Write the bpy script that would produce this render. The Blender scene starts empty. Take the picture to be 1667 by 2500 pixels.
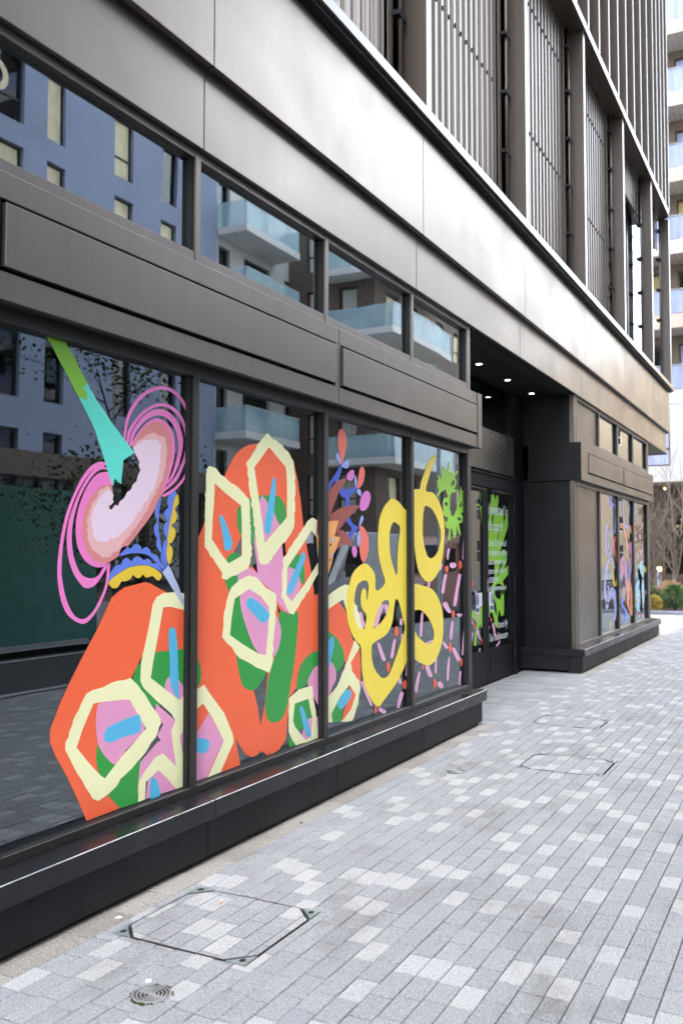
import bpy, bmesh, math, random
from mathutils import Matrix, Vector, geometry, noise
R = math.radians
scene = bpy.context.scene
COL = scene.collection
# ------------------------------------------------------------------ camera
cam_d = bpy.data.cameras.new('camera'); cam = bpy.data.objects.new('camera', cam_d); COL.objects.link(cam)
cam.location = (0, -3.116, 1.65)
YAW, PITCH = R(27.6014), R(2.651)
fw = Vector((math.cos(YAW)*math.cos(PITCH), math.sin(YAW)*math.cos(PITCH), math.sin(PITCH)))
cam.rotation_euler = fw.to_track_quat('-Z', 'Y').to_euler()
cam_d.sensor_fit = 'VERTICAL'; cam_d.sensor_height = 36.0; cam_d.lens = 2232/2500*36
cam_d.clip_start = .05; cam_d.clip_end = 800
cam_d.dof.use_dof = True; cam_d.dof.focus_distance = 5.8; cam_d.dof.aperture_fstop = 2.8
scene.camera = cam
scene.render.resolution_x = 682; scene.render.resolution_y = 1024
# ------------------------------------------------------------------ sky, sun, exposure
SUN_EL, SUN_AZ = R(42), R(207)         # azimuth from +Y towards +X: the sun stands behind the tall block across the street
w = bpy.data.worlds.new('World'); scene.world = w; w.use_nodes = True
nt = w.node_tree; nt.nodes.clear()
sky = nt.nodes.new('ShaderNodeTexSky'); sky.sky_type = 'NISHITA'; sky.sun_disc = False
sky.sun_elevation = SUN_EL; sky.sun_rotation = SUN_AZ; sky.air_density = 1.0; sky.dust_density = 3.0; sky.ozone_density = 1.0
hs = nt.nodes.new('ShaderNodeHueSaturation'); hs.inputs['Saturation'].default_value = .28
bg = nt.nodes.new('ShaderNodeBackground'); bg.inputs['Strength'].default_value = .15
wo = nt.nodes.new('ShaderNodeOutputWorld')
nt.links.new(sky.outputs[0], hs.inputs['Color']); nt.links.new(hs.outputs[0], bg.inputs[0]); nt.links.new(bg.outputs[0], wo.inputs[0])
sd = bpy.data.lights.new('sun', 'SUN'); sd.energy = .8; sd.angle = R(10); sd.color = (1, .94, .84)
so = bpy.data.objects.new('sun', sd); COL.objects.link(so)
sdir = Vector((math.sin(SUN_AZ)*math.cos(SUN_EL), math.cos(SUN_AZ)*math.cos(SUN_EL), math.sin(SUN_EL)))
so.rotation_euler = sdir.to_track_quat('Z', 'Y').to_euler(); so.location = (0, 0, 60)
vs = scene.view_settings
vs.view_transform = 'Standard'; vs.look = 'None'; vs.exposure = 3.95; vs.gamma = 1; vs.use_curve_mapping = False
scene.render.engine = 'CYCLES'
scene.cycles.max_bounces = 8; scene.cycles.transparent_max_bounces = 12; scene.cycles.caustics_reflective = False; scene.cycles.caustics_refractive = False
scene.cycles.sample_clamp_indirect = 4

# ------------------------------------------------------------------ materials
M = {}
def nodes(name):
    m = bpy.data.materials.new(name); m.use_nodes = True; M[name] = m
    n = m.node_tree.nodes; b = n['Principled BSDF']
    return m, m.node_tree, n, b
def N(t, kind, **kw):
    n = t.nodes.new(kind)
    for k, v in kw.items():
        if k in n.inputs: n.inputs[k].default_value = v
        else: setattr(n, k, v)
    return n
def coords(t, scale=(1, 1, 1)):
    g = t.nodes.new('ShaderNodeNewGeometry'); mp = t.nodes.new('ShaderNodeMapping'); mp.inputs['Scale'].default_value = scale
    t.links.new(g.outputs['Position'], mp.inputs['Vector']); return mp.outputs[0]
def ramp(t, src, stops):
    r = t.nodes.new('ShaderNodeValToRGB'); e = r.color_ramp.elements
    while len(e) < len(stops): e.new(.5)
    for i, (p, c) in enumerate(stops): e[i].position = p; e[i].color = c if len(c) == 4 else (*c, 1)
    t.links.new(src, r.inputs[0]); return r.outputs[0]
def mixc(t, fac, a, b, mode='MIX'):
    m = t.nodes.new('ShaderNodeMix'); m.data_type = 'RGBA'; m.blend_type = mode
    for sock, v in ((m.inputs[0], fac), (m.inputs[6], a), (m.inputs[7], b)):
        if hasattr(v, 'is_output'): t.links.new(v, sock)
        else: sock.default_value = v if not isinstance(v, tuple) or len(v) == 4 else (*v, 1)
    return m.outputs[2]
def plain(name, col, rough=.5, metal=0, spec=.5, var=.12, scale=(3, 3, 3), bump=0, bscale=40):
    m, t, n, b = nodes(name)
    c = coords(t, scale)
    nz = N(t, 'ShaderNodeTexNoise', Scale=1.0, Detail=5.0, Roughness=.6); t.links.new(c, nz.inputs['Vector'])
    lo = tuple(x*(1-var) for x in col); hi = tuple(min(1, x*(1+var)) for x in col)
    t.links.new(ramp(t, nz.outputs[0], [(.3, lo), (.7, hi)]), b.inputs['Base Color'])
    b.inputs['Roughness'].default_value = rough; b.inputs['Metallic'].default_value = metal; b.inputs['Specular IOR Level'].default_value = spec
    if bump:
        n2 = N(t, 'ShaderNodeTexNoise', Scale=bscale, Detail=4.0); t.links.new(coords(t), n2.inputs['Vector'])
        bp = N(t, 'ShaderNodeBump', Strength=bump, Distance=.01); t.links.new(n2.outputs[0], bp.inputs['Height']); t.links.new(bp.outputs[0], b.inputs['Normal'])
    return m
def sheet(name, col, rough, metal, streak=.1, spec=.5, rv=.06):
    """satin coated sheet metal: faint vertical rain streaks and smudges in colour and gloss"""
    m, t, n, b = nodes(name)
    a = N(t, 'ShaderNodeTexNoise', Scale=1.0, Detail=6.0, Roughness=.65); t.links.new(coords(t, (9, 9, .7)), a.inputs['Vector'])
    s = N(t, 'ShaderNodeTexNoise', Scale=1.0, Detail=4.0, Roughness=.55); t.links.new(coords(t, (1.3, 1.3, 1.6)), s.inputs['Vector'])
    c1 = ramp(t, a.outputs[0], [(.32, tuple(x*(1-streak) for x in col)), (.7, tuple(min(1, x*(1+streak*.5)) for x in col))])
    d = N(t, 'ShaderNodeTexNoise', Scale=1.0, Detail=2.0); t.links.new(coords(t, (130, 130, 130)), d.inputs['Vector'])
    c2 = mixc(t, ramp(t, d.outputs[0], [(.74, (0, 0, 0)), (.8, (.35, .35, .35))]), c1, (.33, .32, .3))
    t.links.new(c2, b.inputs['Base Color'])
    mr = N(t, 'ShaderNodeMapRange'); mr.inputs[1].default_value = .25; mr.inputs[2].default_value = .75
    mr.inputs[3].default_value = rough-rv; mr.inputs[4].default_value = rough+rv
    t.links.new(s.outputs[0], mr.inputs[0]); t.links.new(mr.outputs[0], b.inputs['Roughness'])
    b.inputs['Metallic'].default_value = metal; b.inputs['Specular IOR Level'].default_value = spec
    bp = N(t, 'ShaderNodeBump', Strength=.05, Distance=.02); t.links.new(s.outputs[0], bp.inputs['Height']); t.links.new(bp.outputs[0], b.inputs['Normal'])
    return m
sheet('fascia_metal', (.205, .18, .157), .33, .85, .04)
sheet('band_metal', (.145, .128, .114), .37, .8, .09)
sheet('frame_metal', (.026, .022, .019), .4, .1)
sheet('plinth_metal', (.010, .010, .012), .5, 0, .3, .22)
sheet('cap_metal', (.012, .012, .014), .3, 0, .3, .35)
plain('fin_metal', (.062, .047, .037), .27, 0, .9, .06, (1.5, 1.5, .5))
plain('edge_highlight', (.27, .265, .26), .38, .9, .5, .45, (6, 6, 6))  # lighter than the sheet metal: sky highlight put into the bevel colour
sheet('overdoor_metal', (.10, .09, .08), .26, .7)
plain('soffit_black', (.012, .012, .012), .6, 0, .3)
plain('gasket', (.008, .009, .010), .6, 0, .3)
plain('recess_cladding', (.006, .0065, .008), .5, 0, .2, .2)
plain('interior_dark', (.03, .034, .034), .9, 0, .1)
# perforated corrugated screen
m, t, n, b = nodes('screen_metal')
v = N(t, 'ShaderNodeTexVoronoi', Scale=1.0, Randomness=.0); t.links.new(coords(t, (60, 0, 60)), v.inputs['Vector'])
t.links.new(ramp(t, v.outputs['Distance'], [(.25, (.012, .011, .010)), (.36, (.16, .135, .112))]), b.inputs['Base Color'])
b.inputs['Metallic'].default_value = .35; b.inputs['Roughness'].default_value = .34
# glass: Fresnel mirror over a tinted clear pane, very slightly wavy
def glass(name, tint, ior, wav=.05, dust=True, rough=0.0, gcol=(.84, .93, 1.0)):
    m, t, n, b = nodes(name); n.remove(b); out = n['Material Output']
    tr = N(t, 'ShaderNodeBsdfTransparent'); tr.inputs[0].default_value = (*tint, 1)
    gl = N(t, 'ShaderNodeBsdfGlossy'); gl.inputs['Roughness'].default_value = rough; gl.inputs[0].default_value = (*gcol, 1)
    fr = N(t, 'ShaderNodeFresnel', IOR=ior)
    nz = N(t, 'ShaderNodeTexNoise', Scale=1.0, Detail=1.0); t.links.new(coords(t, (.9, .9, .6)), nz.inputs['Vector'])
    bp = N(t, 'ShaderNodeBump', Strength=wav, Distance=.03); t.links.new(nz.outputs[0], bp.inputs['Height'])
    t.links.new(bp.outputs[0], gl.inputs['Normal'])
    mx = N(t, 'ShaderNodeMixShader'); t.links.new(fr.outputs[0], mx.inputs[0]); t.links.new(tr.outputs[0], mx.inputs[1]); t.links.new(gl.outputs[0], mx.inputs[2])
    fin = mx.outputs[0]
    if dust:
        df = N(t, 'ShaderNodeBsdfDiffuse'); df.inputs[0].default_value = (.55, .55, .55, 1)
        dz = N(t, 'ShaderNodeTexNoise', Scale=1.0, Detail=2.0); t.links.new(coords(t, (150, 150, 150)), dz.inputs['Vector'])
        fz = ramp(t, dz.outputs[0], [(.70, (.004, .004, .004)), (.78, (.16, .16, .16))])
        m2 = N(t, 'ShaderNodeMixShader'); t.links.new(fz, m2.inputs[0]); t.links.new(fin, m2.inputs[1]); t.links.new(df.outputs[0], m2.inputs[2]); fin = m2.outputs[0]
    t.links.new(fin, out.inputs[0]); return m
glass('shop_glass', (.32, .40, .40), 2.55)
glass('clerestory_glass', (.25, .29, .33), 3.4, .07)
glass('door_glass', (.22, .28, .28), 1.45)
glass('upper_glass', (.55, .78, .74), 1.6, .04, False)
glass('rail_glass', (.42, .68, .86), 1.7, .02, False)
plain('rail_sky_tint', (.55, .76, .94), .2, 0, .7, .3, (1.0, 1.0, .6)); M['rail_sky_tint'].node_tree.nodes['Principled BSDF'].inputs['Alpha'].default_value = .45  # blue of the mirrored sky put into the balcony rail colour
glass('far_glass', (.25, .28, .3), 2.2, .03, False)
# vinyl colours
VC = dict(orange=(.93, .145, .055), green=(.035, .33, .055), mauve=(.80, .33, .53), cream=(.90, .87, .50), sky=(.10, .48, .73), leaf=(.24, .55, .05), teal=(.13, .74, .60),
 pink=(.86, .22, .55), salmon=(.70, .25, .24), rose=(.80, .46, .45), pale=(.82, .63, .74), cobalt=(.13, .22, .72), gold=(.80, .55, .045), paleblue=(.46, .53, .74), brown=(.34, .085, .07), tan=(.90, .42, .13),
 royal=(.05, .10, .56), coral=(.90, .19, .13), violet=(.72, .21, .60), peri=(.33, .43, .83), yellow=(.97, .74, .07), lime=(.30, .66, .055), stick=(.83, .42, .63), ember=(.86, .13, .05),
 lilac=(.40, .43, .80), peach=(.92, .37, .19), taupe=(.42, .27, .28), aqua=(.32, .68, .78), dark=(.02, .02, .025), white=(.85, .87, .9), notice=(.02, .06, .30))
for k, c in VC.items(): plain('vinyl_'+k, c, .3, 0, .35, .04, (2, 2, 2))
# paving: granite-aggregate blocks, tone per block, dark and pale grains, stains
def paving_mat(name, dark, light, warm=0):
    m, t, n, b = nodes(name)
    at = N(t, 'ShaderNodeAttribute'); at.attribute_name = 'tone'
    base = mixc(t, at.outputs['Fac'], dark, light)
    g1 = N(t, 'ShaderNodeTexNoise', Scale=1.0, Detail=2.0, Roughness=.7); t.links.new(coords(t, (150, 150, 150)), g1.inputs['Vector'])
    g2 = N(t, 'ShaderNodeTexNoise', Scale=1.0, Detail=1.0); t.links.new(coords(t, (105, 105, 105)), g2.inputs['Vector'])
    g2.inputs['Vector']
    c = mixc(t, ramp(t, g1.outputs[0], [(.36, (.7, .7, .7)), (.46, (0, 0, 0))]), base, (.06, .065, .085))
    c = mixc(t, ramp(t, g2.outputs[0], [(.55, (0, 0, 0)), (.68, (.4, .4, .4))]), c, (.6, .61, .62))
    st = N(t, 'ShaderNodeTexNoise', Scale=1.0, Detail=6.0, Roughness=.7); t.links.new(coords(t, (1.1, 2.1, 1)), st.inputs['Vector'])
    c = mixc(t, 1.0, c, ramp(t, st.outputs[0], [(.26, (.62, .59, .55)), (.47, (.97, .965, .955)), (.8, (1.0, 1.0, 1.0))]), 'MULTIPLY')
    # trodden gum and oil spots
    vo = N(t, 'ShaderNodeTexVoronoi', Scale=1.0); t.links.new(coords(t, (2.6, 2.6, 2.6)), vo.inputs['Vector'])
    rd = N(t, 'ShaderNodeSeparateColor'); t.links.new(vo.outputs['Color'], rd.inputs[0])
    gt = N(t, 'ShaderNodeMath', operation='GREATER_THAN'); gt.inputs[1].default_value = .6; t.links.new(rd.outputs[0], gt.inputs[0])
    sm = N(t, 'ShaderNodeMath', operation='MULTIPLY'); t.links.new(gt.outputs[0], sm.inputs[0]); t.links.new(ramp(t, vo.outputs['Distance'], [(.02, (.5, .5, .5)), (.055, (0, 0, 0))]), sm.inputs[1])
    c = mixc(t, sm.outputs[0], c, (.12, .115, .11))
    # grime gathered in a narrow strip along the foot of the wall
    g = t.nodes.new('ShaderNodeNewGeometry'); sp = t.nodes.new('ShaderNodeSeparateXYZ'); t.links.new(g.outputs['Position'], sp.inputs[0])
    n3 = N(t, 'ShaderNodeTexNoise', Scale=1.0, Detail=4.0); t.links.new(coords(t, (14, 14, 14)), n3.inputs['Vector'])
    ad = N(t, 'ShaderNodeMath', operation='MULTIPLY_ADD'); t.links.new(n3.outputs[0], ad.inputs[0]); ad.inputs[1].default_value = .12; t.links.new(sp.outputs['Y'], ad.inputs[2])
    if warm: c = mixc(t, ramp(t, ad.outputs[0], [(-.0, (0, 0, 0)), (.0, (0, 0, 0))]), c, c)
    t.links.new(c, b.inputs['Base Color']); b.inputs['Roughness'].default_value = .78; b.inputs['Specular IOR Level'].default_value = .3
    bp = N(t, 'ShaderNodeBump', Strength=.35, Distance=.004); t.links.new(g1.outputs[0], bp.inputs['Height']); t.links.new(bp.outputs[0], b.inputs['Normal'])
    return m
paving_mat('paving_block', (.288, .291, .298), (.455, .452, .44))
paving_mat('edge_stone', (.25, .22, .185), (.36, .325, .28))
paving_mat('recess_slab', (.25, .25, .255), (.36, .36, .36))
plain('joint_sand', (.055, .05, .045), .95, 0, .1, .4, (20, 20, 20))
plain('moss', (.06, .09, .015), .95, 0, .1, .5, (60, 60, 60))
plain('asphalt', (.05, .05, .053), .9, 0, .3, .25, (6, 6, 6), .3, 120)
plain('far_pavement', (.30, .29, .28), .85, 0, .3, .15)
plain('kerb_granite', (.36, .36, .37), .8, 0, .3, .15, (30, 30, 30))
plain('cover_steel', (.30, .36, .35), .45, .5, .5, .2, (30, 30, 30))
plain('drain_steel', (.45, .45, .44), .28, .6, .5, .1)
plain('cream_slab', (.38, .36, .32), .8, 0, .3, .08)
plain('white_paint', (.78, .78, .78), .5, 0, .4, .04)

# ------------------------------------------------------------------ helpers
def tag(o, label=None, cat=None, group=None, kind=None):
    if label: o['label'] = label
    if cat: o['category'] = cat
    if group: o['group'] = group
    if kind: o['kind'] = kind
    return o
def thing(name, loc, label, cat, group=None, rz=0):
    o = bpy.data.objects.new(name, None); COL.objects.link(o); o.location = loc; o.rotation_euler = (0, 0, rz); o.empty_display_size = .2
    o['label'] = label; o['category'] = cat
    if group: o['group'] = group
    return o
def root_inv(p):
    m = Matrix.Identity(4)
    while p is not None:
        m = (Matrix.Translation(p.location) @ p.rotation_euler.to_matrix().to_4x4()) @ m if p.parent is None else m
        p = p.parent
    return m.inverted()
def link(name, me, mat, parent=None, local=False):
    o = bpy.data.objects.new(name, me); COL.objects.link(o)
    if mat and not me.materials: me.materials.append(M[mat])
    if parent is not None:
        o.parent = parent
        if not local and parent.type == 'EMPTY': o.matrix_parent_inverse = root_inv(parent)
    return o
class MB:
    """collects vertices and faces (world coordinates, or local ones for a thing that is copied)"""
    def __init__(s): s.v = []; s.f = []; s.tone = []
    def quad(s, *p):
        i = len(s.v); s.v += [tuple(q) for q in p]; s.f.append(tuple(range(i, i+len(p)))); return s
    def box(s, x0, x1, y0, y1, z0, z1, skip=''):
        i = len(s.v)
        s.v += [(x0, y0, z0), (x1, y0, z0), (x1, y1, z0), (x0, y1, z0), (x0, y0, z1), (x1, y0, z1), (x1, y1, z1), (x0, y1, z1)]
        for k, f in (('b', (3, 2, 1, 0)), ('t', (4, 5, 6, 7)), ('f', (0, 1, 5, 4)), ('r', (1, 2, 6, 5)), ('k', (2, 3, 7, 6)), ('l', (3, 0, 4, 7))):
            if k not in skip: s.f.append(tuple(i+q for q in f))
        return s
    def prism(s, pts, axis, a, b):
        """extrude a 2D outline along an axis; pts in the other two axes (cyclic order)"""
        def P(p, h): return (h, p[0], p[1]) if axis == 'x' else (p[0], h, p[1]) if axis == 'y' else (p[0], p[1], h)
        n = len(pts); i = len(s.v)
        s.v += [P(p, a) for p in pts]+[P(p, b) for p in pts]
        s.f.append(tuple(range(i, i+n))[::-1]); s.f.append(tuple(range(i+n, i+2*n)))
        for k in range(n): s.f.append((i+k, i+(k+1) % n, i+n+(k+1) % n, i+n+k))
        return s
    def tube(s, pts, radii, n=8, cap=True):
        rings = []
        for k, p in enumerate(pts):
            p = Vector(p); d = Vector(pts[min(k+1, len(pts)-1)])-Vector(pts[max(k-1, 0)])
            d = d.normalized() if d.length > 1e-9 else Vector((0, 0, 1))
            u = d.orthogonal().normalized() if abs(d.z) < .9 else Vector((1, 0, 0)); u = (u-d*u.dot(d)).normalized(); vv = d.cross(u)
            r = radii[k] if hasattr(radii, '__len__') else radii
            i = len(s.v); s.v += [tuple(p+(u*math.cos(a*2*math.pi/n)+vv*math.sin(a*2*math.pi/n))*r) for a in range(n)]; rings.append(i)
        for a, b in zip(rings, rings[1:]):
            for q in range(n): s.f.append((a+q, a+(q+1) % n, b+(q+1) % n, b+q))
        if cap: s.f.append(tuple(range(rings[0], rings[0]+n))[::-1]); s.f.append(tuple(range(rings[-1], rings[-1]+n)))
        return s
    def lathe(s, c, prof, n=24):
        rings = []
        for r, z in prof:
            i = len(s.v); s.v += [(c[0]+r*math.cos(a*2*math.pi/n), c[1]+r*math.sin(a*2*math.pi/n), c[2]+z) for a in range(n)]; rings.append(i)
        for a, b in zip(rings, rings[1:]):
            for q in range(n): s.f.append((a+q, a+(q+1) % n, b+(q+1) % n, b+q))
        return s
    def mesh(s, name, bevel=0, smooth=False, seg=1, fix=True):
        me = bpy.data.meshes.new(name); me.from_pydata(s.v, [], s.f)
        if bevel or fix:
            bm = bmesh.new(); bm.from_mesh(me)
            if fix: bmesh.ops.recalc_face_normals(bm, faces=bm.faces)
            if bevel: bmesh.ops.bevel(bm, geom=list(bm.edges), offset=bevel, segments=seg, affect='EDGES', profile=.5)
            bm.to_mesh(me); bm.free()
        if smooth: me.polygons.foreach_set('use_smooth', [True]*len(me.polygons))
        me.update(); return me
    def edged(s, name, mat, parent, bevel):
        me = s.mesh(name, bevel); me.materials.append(M[mat]); me.materials.append(M['edge_highlight'])
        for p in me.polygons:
            if p.normal.z > .4 and p.normal.y < -.4: p.material_index = 1  # upward front bevels get the painted highlight
        return link(name, me, None, parent)
    def build(s, name, mat, parent=None, bevel=0, smooth=False, local=False, seg=1, fix=True):
        return link(name, s.mesh(name, bevel, smooth, seg, fix), mat, parent, local)
def box(name, x0, x1, y0, y1, z0, z1, mat, parent, bevel=0, local=False):
    return MB().box(x0, x1, y0, y1, z0, z1).build(name, mat, parent, bevel, local=local)
def tone_attr(me, vals):
    a = me.attributes.new('tone', 'FLOAT', 'FACE'); a.data.foreach_set('value', vals)
def facade(plane, c, a0, a1, z0, z1, ops, depth):
    """wall face with recessed openings. plane 'y': face at Y=c spanning X; plane 'x': face at X=c spanning Y. depth along the inward axis"""
    mb = MB(); P = (lambda a, z, d: (a, c+d, z)) if plane == 'y' else (lambda a, z, d: (c+d, a, z))
    xs = sorted({a0, a1, *[q for o in ops for q in o[:2]]}); zs = sorted({z0, z1, *[q for o in ops for q in o[2:4]]})
    xs = [q for q in xs if a0 <= q <= a1]; zs = [q for q in zs if z0 <= q <= z1]
    for i in range(len(xs)-1):
        for j in range(len(zs)-1):
            mx, mz = (xs[i]+xs[i+1])/2, (zs[j]+zs[j+1])/2
            if any(o[0] < mx < o[1] and o[2] < mz < o[3] for o in ops): continue
            mb.quad(P(xs[i], zs[j], 0), P(xs[i+1], zs[j], 0), P(xs[i+1], zs[j+1], 0), P(xs[i], zs[j+1], 0))
    for o in ops:
        a, b2, lo, hi = o[:4]
        for p, q in (((a, lo), (b2, lo)), ((b2, lo), (b2, hi)), ((b2, hi), (a, hi)), ((a, hi), (a, lo))):
            mb.quad(P(p[0], p[1], 0), P(q[0], q[1], 0), P(q[0], q[1], depth), P(p[0], p[1], depth))
    return mb
def window(plane, c, a, b2, lo, hi, depth, parent, frame_mat, pane_mat, fwid=.06, mid=None, curtain=None):
    """window part (frame) with its pane as sub-part, set at the back of an opening"""
    s = 1 if depth > 0 else -1
    d0, d1 = c+depth*.7, c+depth*1.02
    lo_, hi_ = min(d0, d1), max(d0, d1)
    mb = MB()
    def bx(p, q, r, u):
        if plane == 'y': mb.box(p, q, lo_, hi_, r, u)
        else: mb.box(lo_, hi_, p, q, r, u)
    bx(a, a+fwid, lo, hi); bx(b2-fwid, b2, lo, hi); bx(a+fwid, b2-fwid, lo, lo+fwid); bx(a+fwid, b2-fwid, hi-fwid, hi)
    if mid: bx(a+fwid, b2-fwid, lo+(hi-lo)*mid-fwid/2, lo+(hi-lo)*mid+fwid/2)
    f = mb.build('window', frame_mat, parent)
    pc = c+depth*.9
    mb = MB()
    if plane == 'y': mb.box(a+fwid*.5, b2-fwid*.5, pc-.005, pc+.005, lo+fwid*.5, hi-fwid*.5)
    else: mb.box(pc-.005, pc+.005, a+fwid*.5, b2-fwid*.5, lo+fwid*.5, hi-fwid*.5)
    p = mb.build('pane', pane_mat); p.parent = f
    return f
# ================================================================== GROUND
random.seed(11)
gr = MB().quad((-300, -300, -.13), (400, -300, -.13), (400, 300, -.13), (-300, 300, -.13)).build('ground', 'far_pavement'); tag(gr, kind='structure')
road = MB().box(-60, 160, -9.0, -5.4, -.35, -.11).build('road', 'asphalt'); tag(road, kind='structure')
PITCH_ROW = .0982; Y0 = -.298
pave = MB().box(-6, 30, -5.25, 12, -.30, -.012).build('pavement', 'joint_sand'); tag(pave, kind='structure')
fp = MB().box(-60, 160, -19.6, -9.0, -.3, .0).build('opposite_pavement', 'far_pavement'); tag(fp, kind='structure')
for nm, y in (('kerb', -5.4), ('kerb', -9.15)):
    k = MB()
    for i in range(90): k.box(-20+i*.915, -20+i*.915+.905, y, y+.15, -.3, .006)
    tag(k.build(nm, 'kerb_granite'), kind='structure')
MB().box(-20, 70, -8.75, -8.67, -.112, -.106).build('road_line', 'white_paint', road)
# ---- access covers: blocked-out squares in the paving
COVERS = [(3.145, 3.775, -1.035, -.345), (6.99, 7.58, -1.64, -.985), (8.86, 9.42, -1.22, -.56)]
DRAINS = [(2.78, -.86, .074), (6.65, -.62, .064)]
def in_cover(x0, x1, y0, y1):
    for a, b_, c, d in COVERS:
        if x1 > a and x0 < b_ and y1 > c and y0 < d: return True
    return False
blocks = []           # (x0,x1,y0,y1,tone,dz)
_cnt = [0, 3]
def tone_pick(prev):
    _cnt[0] += 1
    if _cnt[0] >= _cnt[1]: _cnt[0] = 0; _cnt[1] = random.choice((2, 3, 4, 5, 5, 6, 7, 8)); return random.uniform(.75, 1.0)
    return random.uniform(0, .3)**1.2
r = 0
while True:
    y1 = Y0-r*PITCH_ROW; y0 = y1-PITCH_ROW
    if y0 < -5.25: break
    x = -3.0-random.uniform(0, .18); prev = False
    while x < 26.35:
        L = random.choice((.18, .18, .18, .185, .175, .15, .21))
        tn = tone_pick(prev); prev = tn > .5
        blocks.append([x, x+L, y0, y1, tn, random.uniform(-.0022, .0012)])
        x += L
    r += 1
CH = .115
def cover_clip(poly):
    return poly
J = .0022
def block_mesh(mb, x0, x1, y0, y1, tn, dz, z=0):
    """one paving block: chamfered top, sides down into the joint"""
    x0 += J*1.3; x1 -= J*1.3; y0 += J; y1 -= J; c = .0035; zt = z+dz; i = len(mb.v)
    mb.v += [(x0, y0, zt-.02), (x1, y0, zt-.02), (x1, y1, zt-.02), (x0, y1, zt-.02), (x0, y0, zt-c), (x1, y0, zt-c), (x1, y1, zt-c), (x0, y1, zt-c),
             (x0+c, y0+c, zt), (x1-c, y0+c, zt), (x1-c, y1-c, zt), (x0+c, y1-c, zt)]
    for f in ((8, 9, 10, 11), (4, 5, 9, 8), (5, 6, 10, 9), (6, 7, 11, 10), (7, 4, 8, 11), (0, 1, 5, 4), (1, 2, 6, 5), (2, 3, 7, 6), (3, 0, 4, 7)):
        mb.f.append(tuple(i+q for q in f)); mb.tone.append(tn)
def cut_by_covers(b):
    """split a block at the frames of the access covers; drop what lies inside"""
    out = [b]
    for a, b_, c, d in COVERS:
        nxt = []
        for q in out:
            x0, x1, y0, y1 = q[:4]
            if x1 <= a or x0 >= b_ or y1 <= c or y0 >= d: nxt.append(q); continue
            if x0 < a-.012: nxt.append([x0, a]+q[2:])
            if x1 > b_+.012: nxt.append([b_, x1]+q[2:])
            mx0, mx1 = max(x0, a), min(x1, b_)
            if y1 > d+.012: nxt.append([mx0, mx1, d, y1]+q[4:])
            if y0 < c-.012: nxt.append([mx0, mx1, y0, c]+q[4:])
        out = nxt
    return out
allb = []
for b in blocks: allb += cut_by_covers(b)
def near_drain(b):
    for dx, dy, rr in DRAINS:
        if b[0] < dx+rr*.8 and b[1] > dx-rr*.8 and b[2] < dy+rr*.8 and b[3] > dy-rr*.8: return True
    return False
# the 300 blocks that show largest are parts of their own, the rest one part
view = []
cinv = cam.rotation_euler.to_matrix().to_4x4(); cinv = (Matrix.Translation(cam.location) @ cinv).inverted()
for i, b in enumerate(allb):
    p = cinv @ Vector(((b[0]+b[1])/2, (b[2]+b[3])/2, 0))
    if p.z > -.3: continue
    u, v_ = p.x/-p.z, p.y/-p.z
    if abs(u) < 833.5/2232 and abs(v_) < 1250/2232: view.append((-p.z, i))
view.sort(); single = {i for _, i in view[:298]}
rest = MB()
for i, b in enumerate(allb):
    if i in single:
        mb = MB(); cx_, cy_ = (b[0]+b[1])/2, (b[2]+b[3])/2
        block_mesh(mb, b[0]-cx_, b[1]-cx_, b[2]-cy_, b[3]-cy_, b[4], 0)
        me = bpy.data.meshes.new('paving_block'); me.from_pydata(mb.v, [], mb.f); tone_attr(me, mb.tone)
        o = link('paving_block', me, 'paving_block', pave, True); o.location = (cx_, cy_, b[5]); o.rotation_euler = (random.uniform(-.006, .006), random.uniform(-.004, .004), random.uniform(-.004, .004))
    else: block_mesh(rest, *b)
me = bpy.data.meshes.new('paving_blocks'); me.from_pydata(rest.v, [], rest.f); tone_attr(me, rest.tone)
tag(link('paving_blocks', me, 'paving_block', pave), 'grey and pale paving blocks running on along the shopfronts', kind='stuff')
# sandy edge stones along the foot of the building
def edge_run(x0, x1, ya, yb):
    x = x0
    while x < x1-.05:
        L = min(random.choice((.28, .3, .42)), x1-x)
        mb = MB(); block_mesh(mb, x, x+L, ya, yb, random.uniform(0, 1), random.uniform(-.003, .001))
        me = bpy.data.meshes.new('edge_stone'); me.from_pydata(mb.v, [], mb.f); tone_attr(me, mb.tone); link('edge_stone', me, 'edge_stone', pave); x += L
edge_run(1.2, 8.6, Y0, -.10); edge_run(12.85, 19.7, Y0, -.10)
# recess floor slabs and the pale path past the second shop
rf = MB()
y = Y0
x = 8.62
while x < 12.84:
    L = min(.145, 12.84-x); yy = Y0; off = random.uniform(0, .4)
    while yy < .66:
        y2 = min(.66, yy+.45 if yy > Y0 else yy+off+.12)
        block_mesh(rf, x, x+L, yy, y2, random.uniform(0, 1), random.uniform(-.001, .001)); yy = y2
    x += L
me = bpy.data.meshes.new('recess_paving'); me.from_pydata(rf.v, [], rf.f); tone_attr(me, rf.tone); tag(link('recess_paving', me, 'recess_slab', pave), kind='stuff')
pm = MB()
for i in range(12):
    for j in range(9):
        x0 = 19.72+i*.55; y0 = Y0+j*.6
        block_mesh(pm, x0, x0+.55, y0, y0+.6, random.random(), random.uniform(-.001, .001))
me = bpy.data.meshes.new('path'); me.from_pydata(pm.v, [], pm.f); tone_attr(me, pm.tone); tag(link('path', me, 'cream_slab'), kind='structure')
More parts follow.
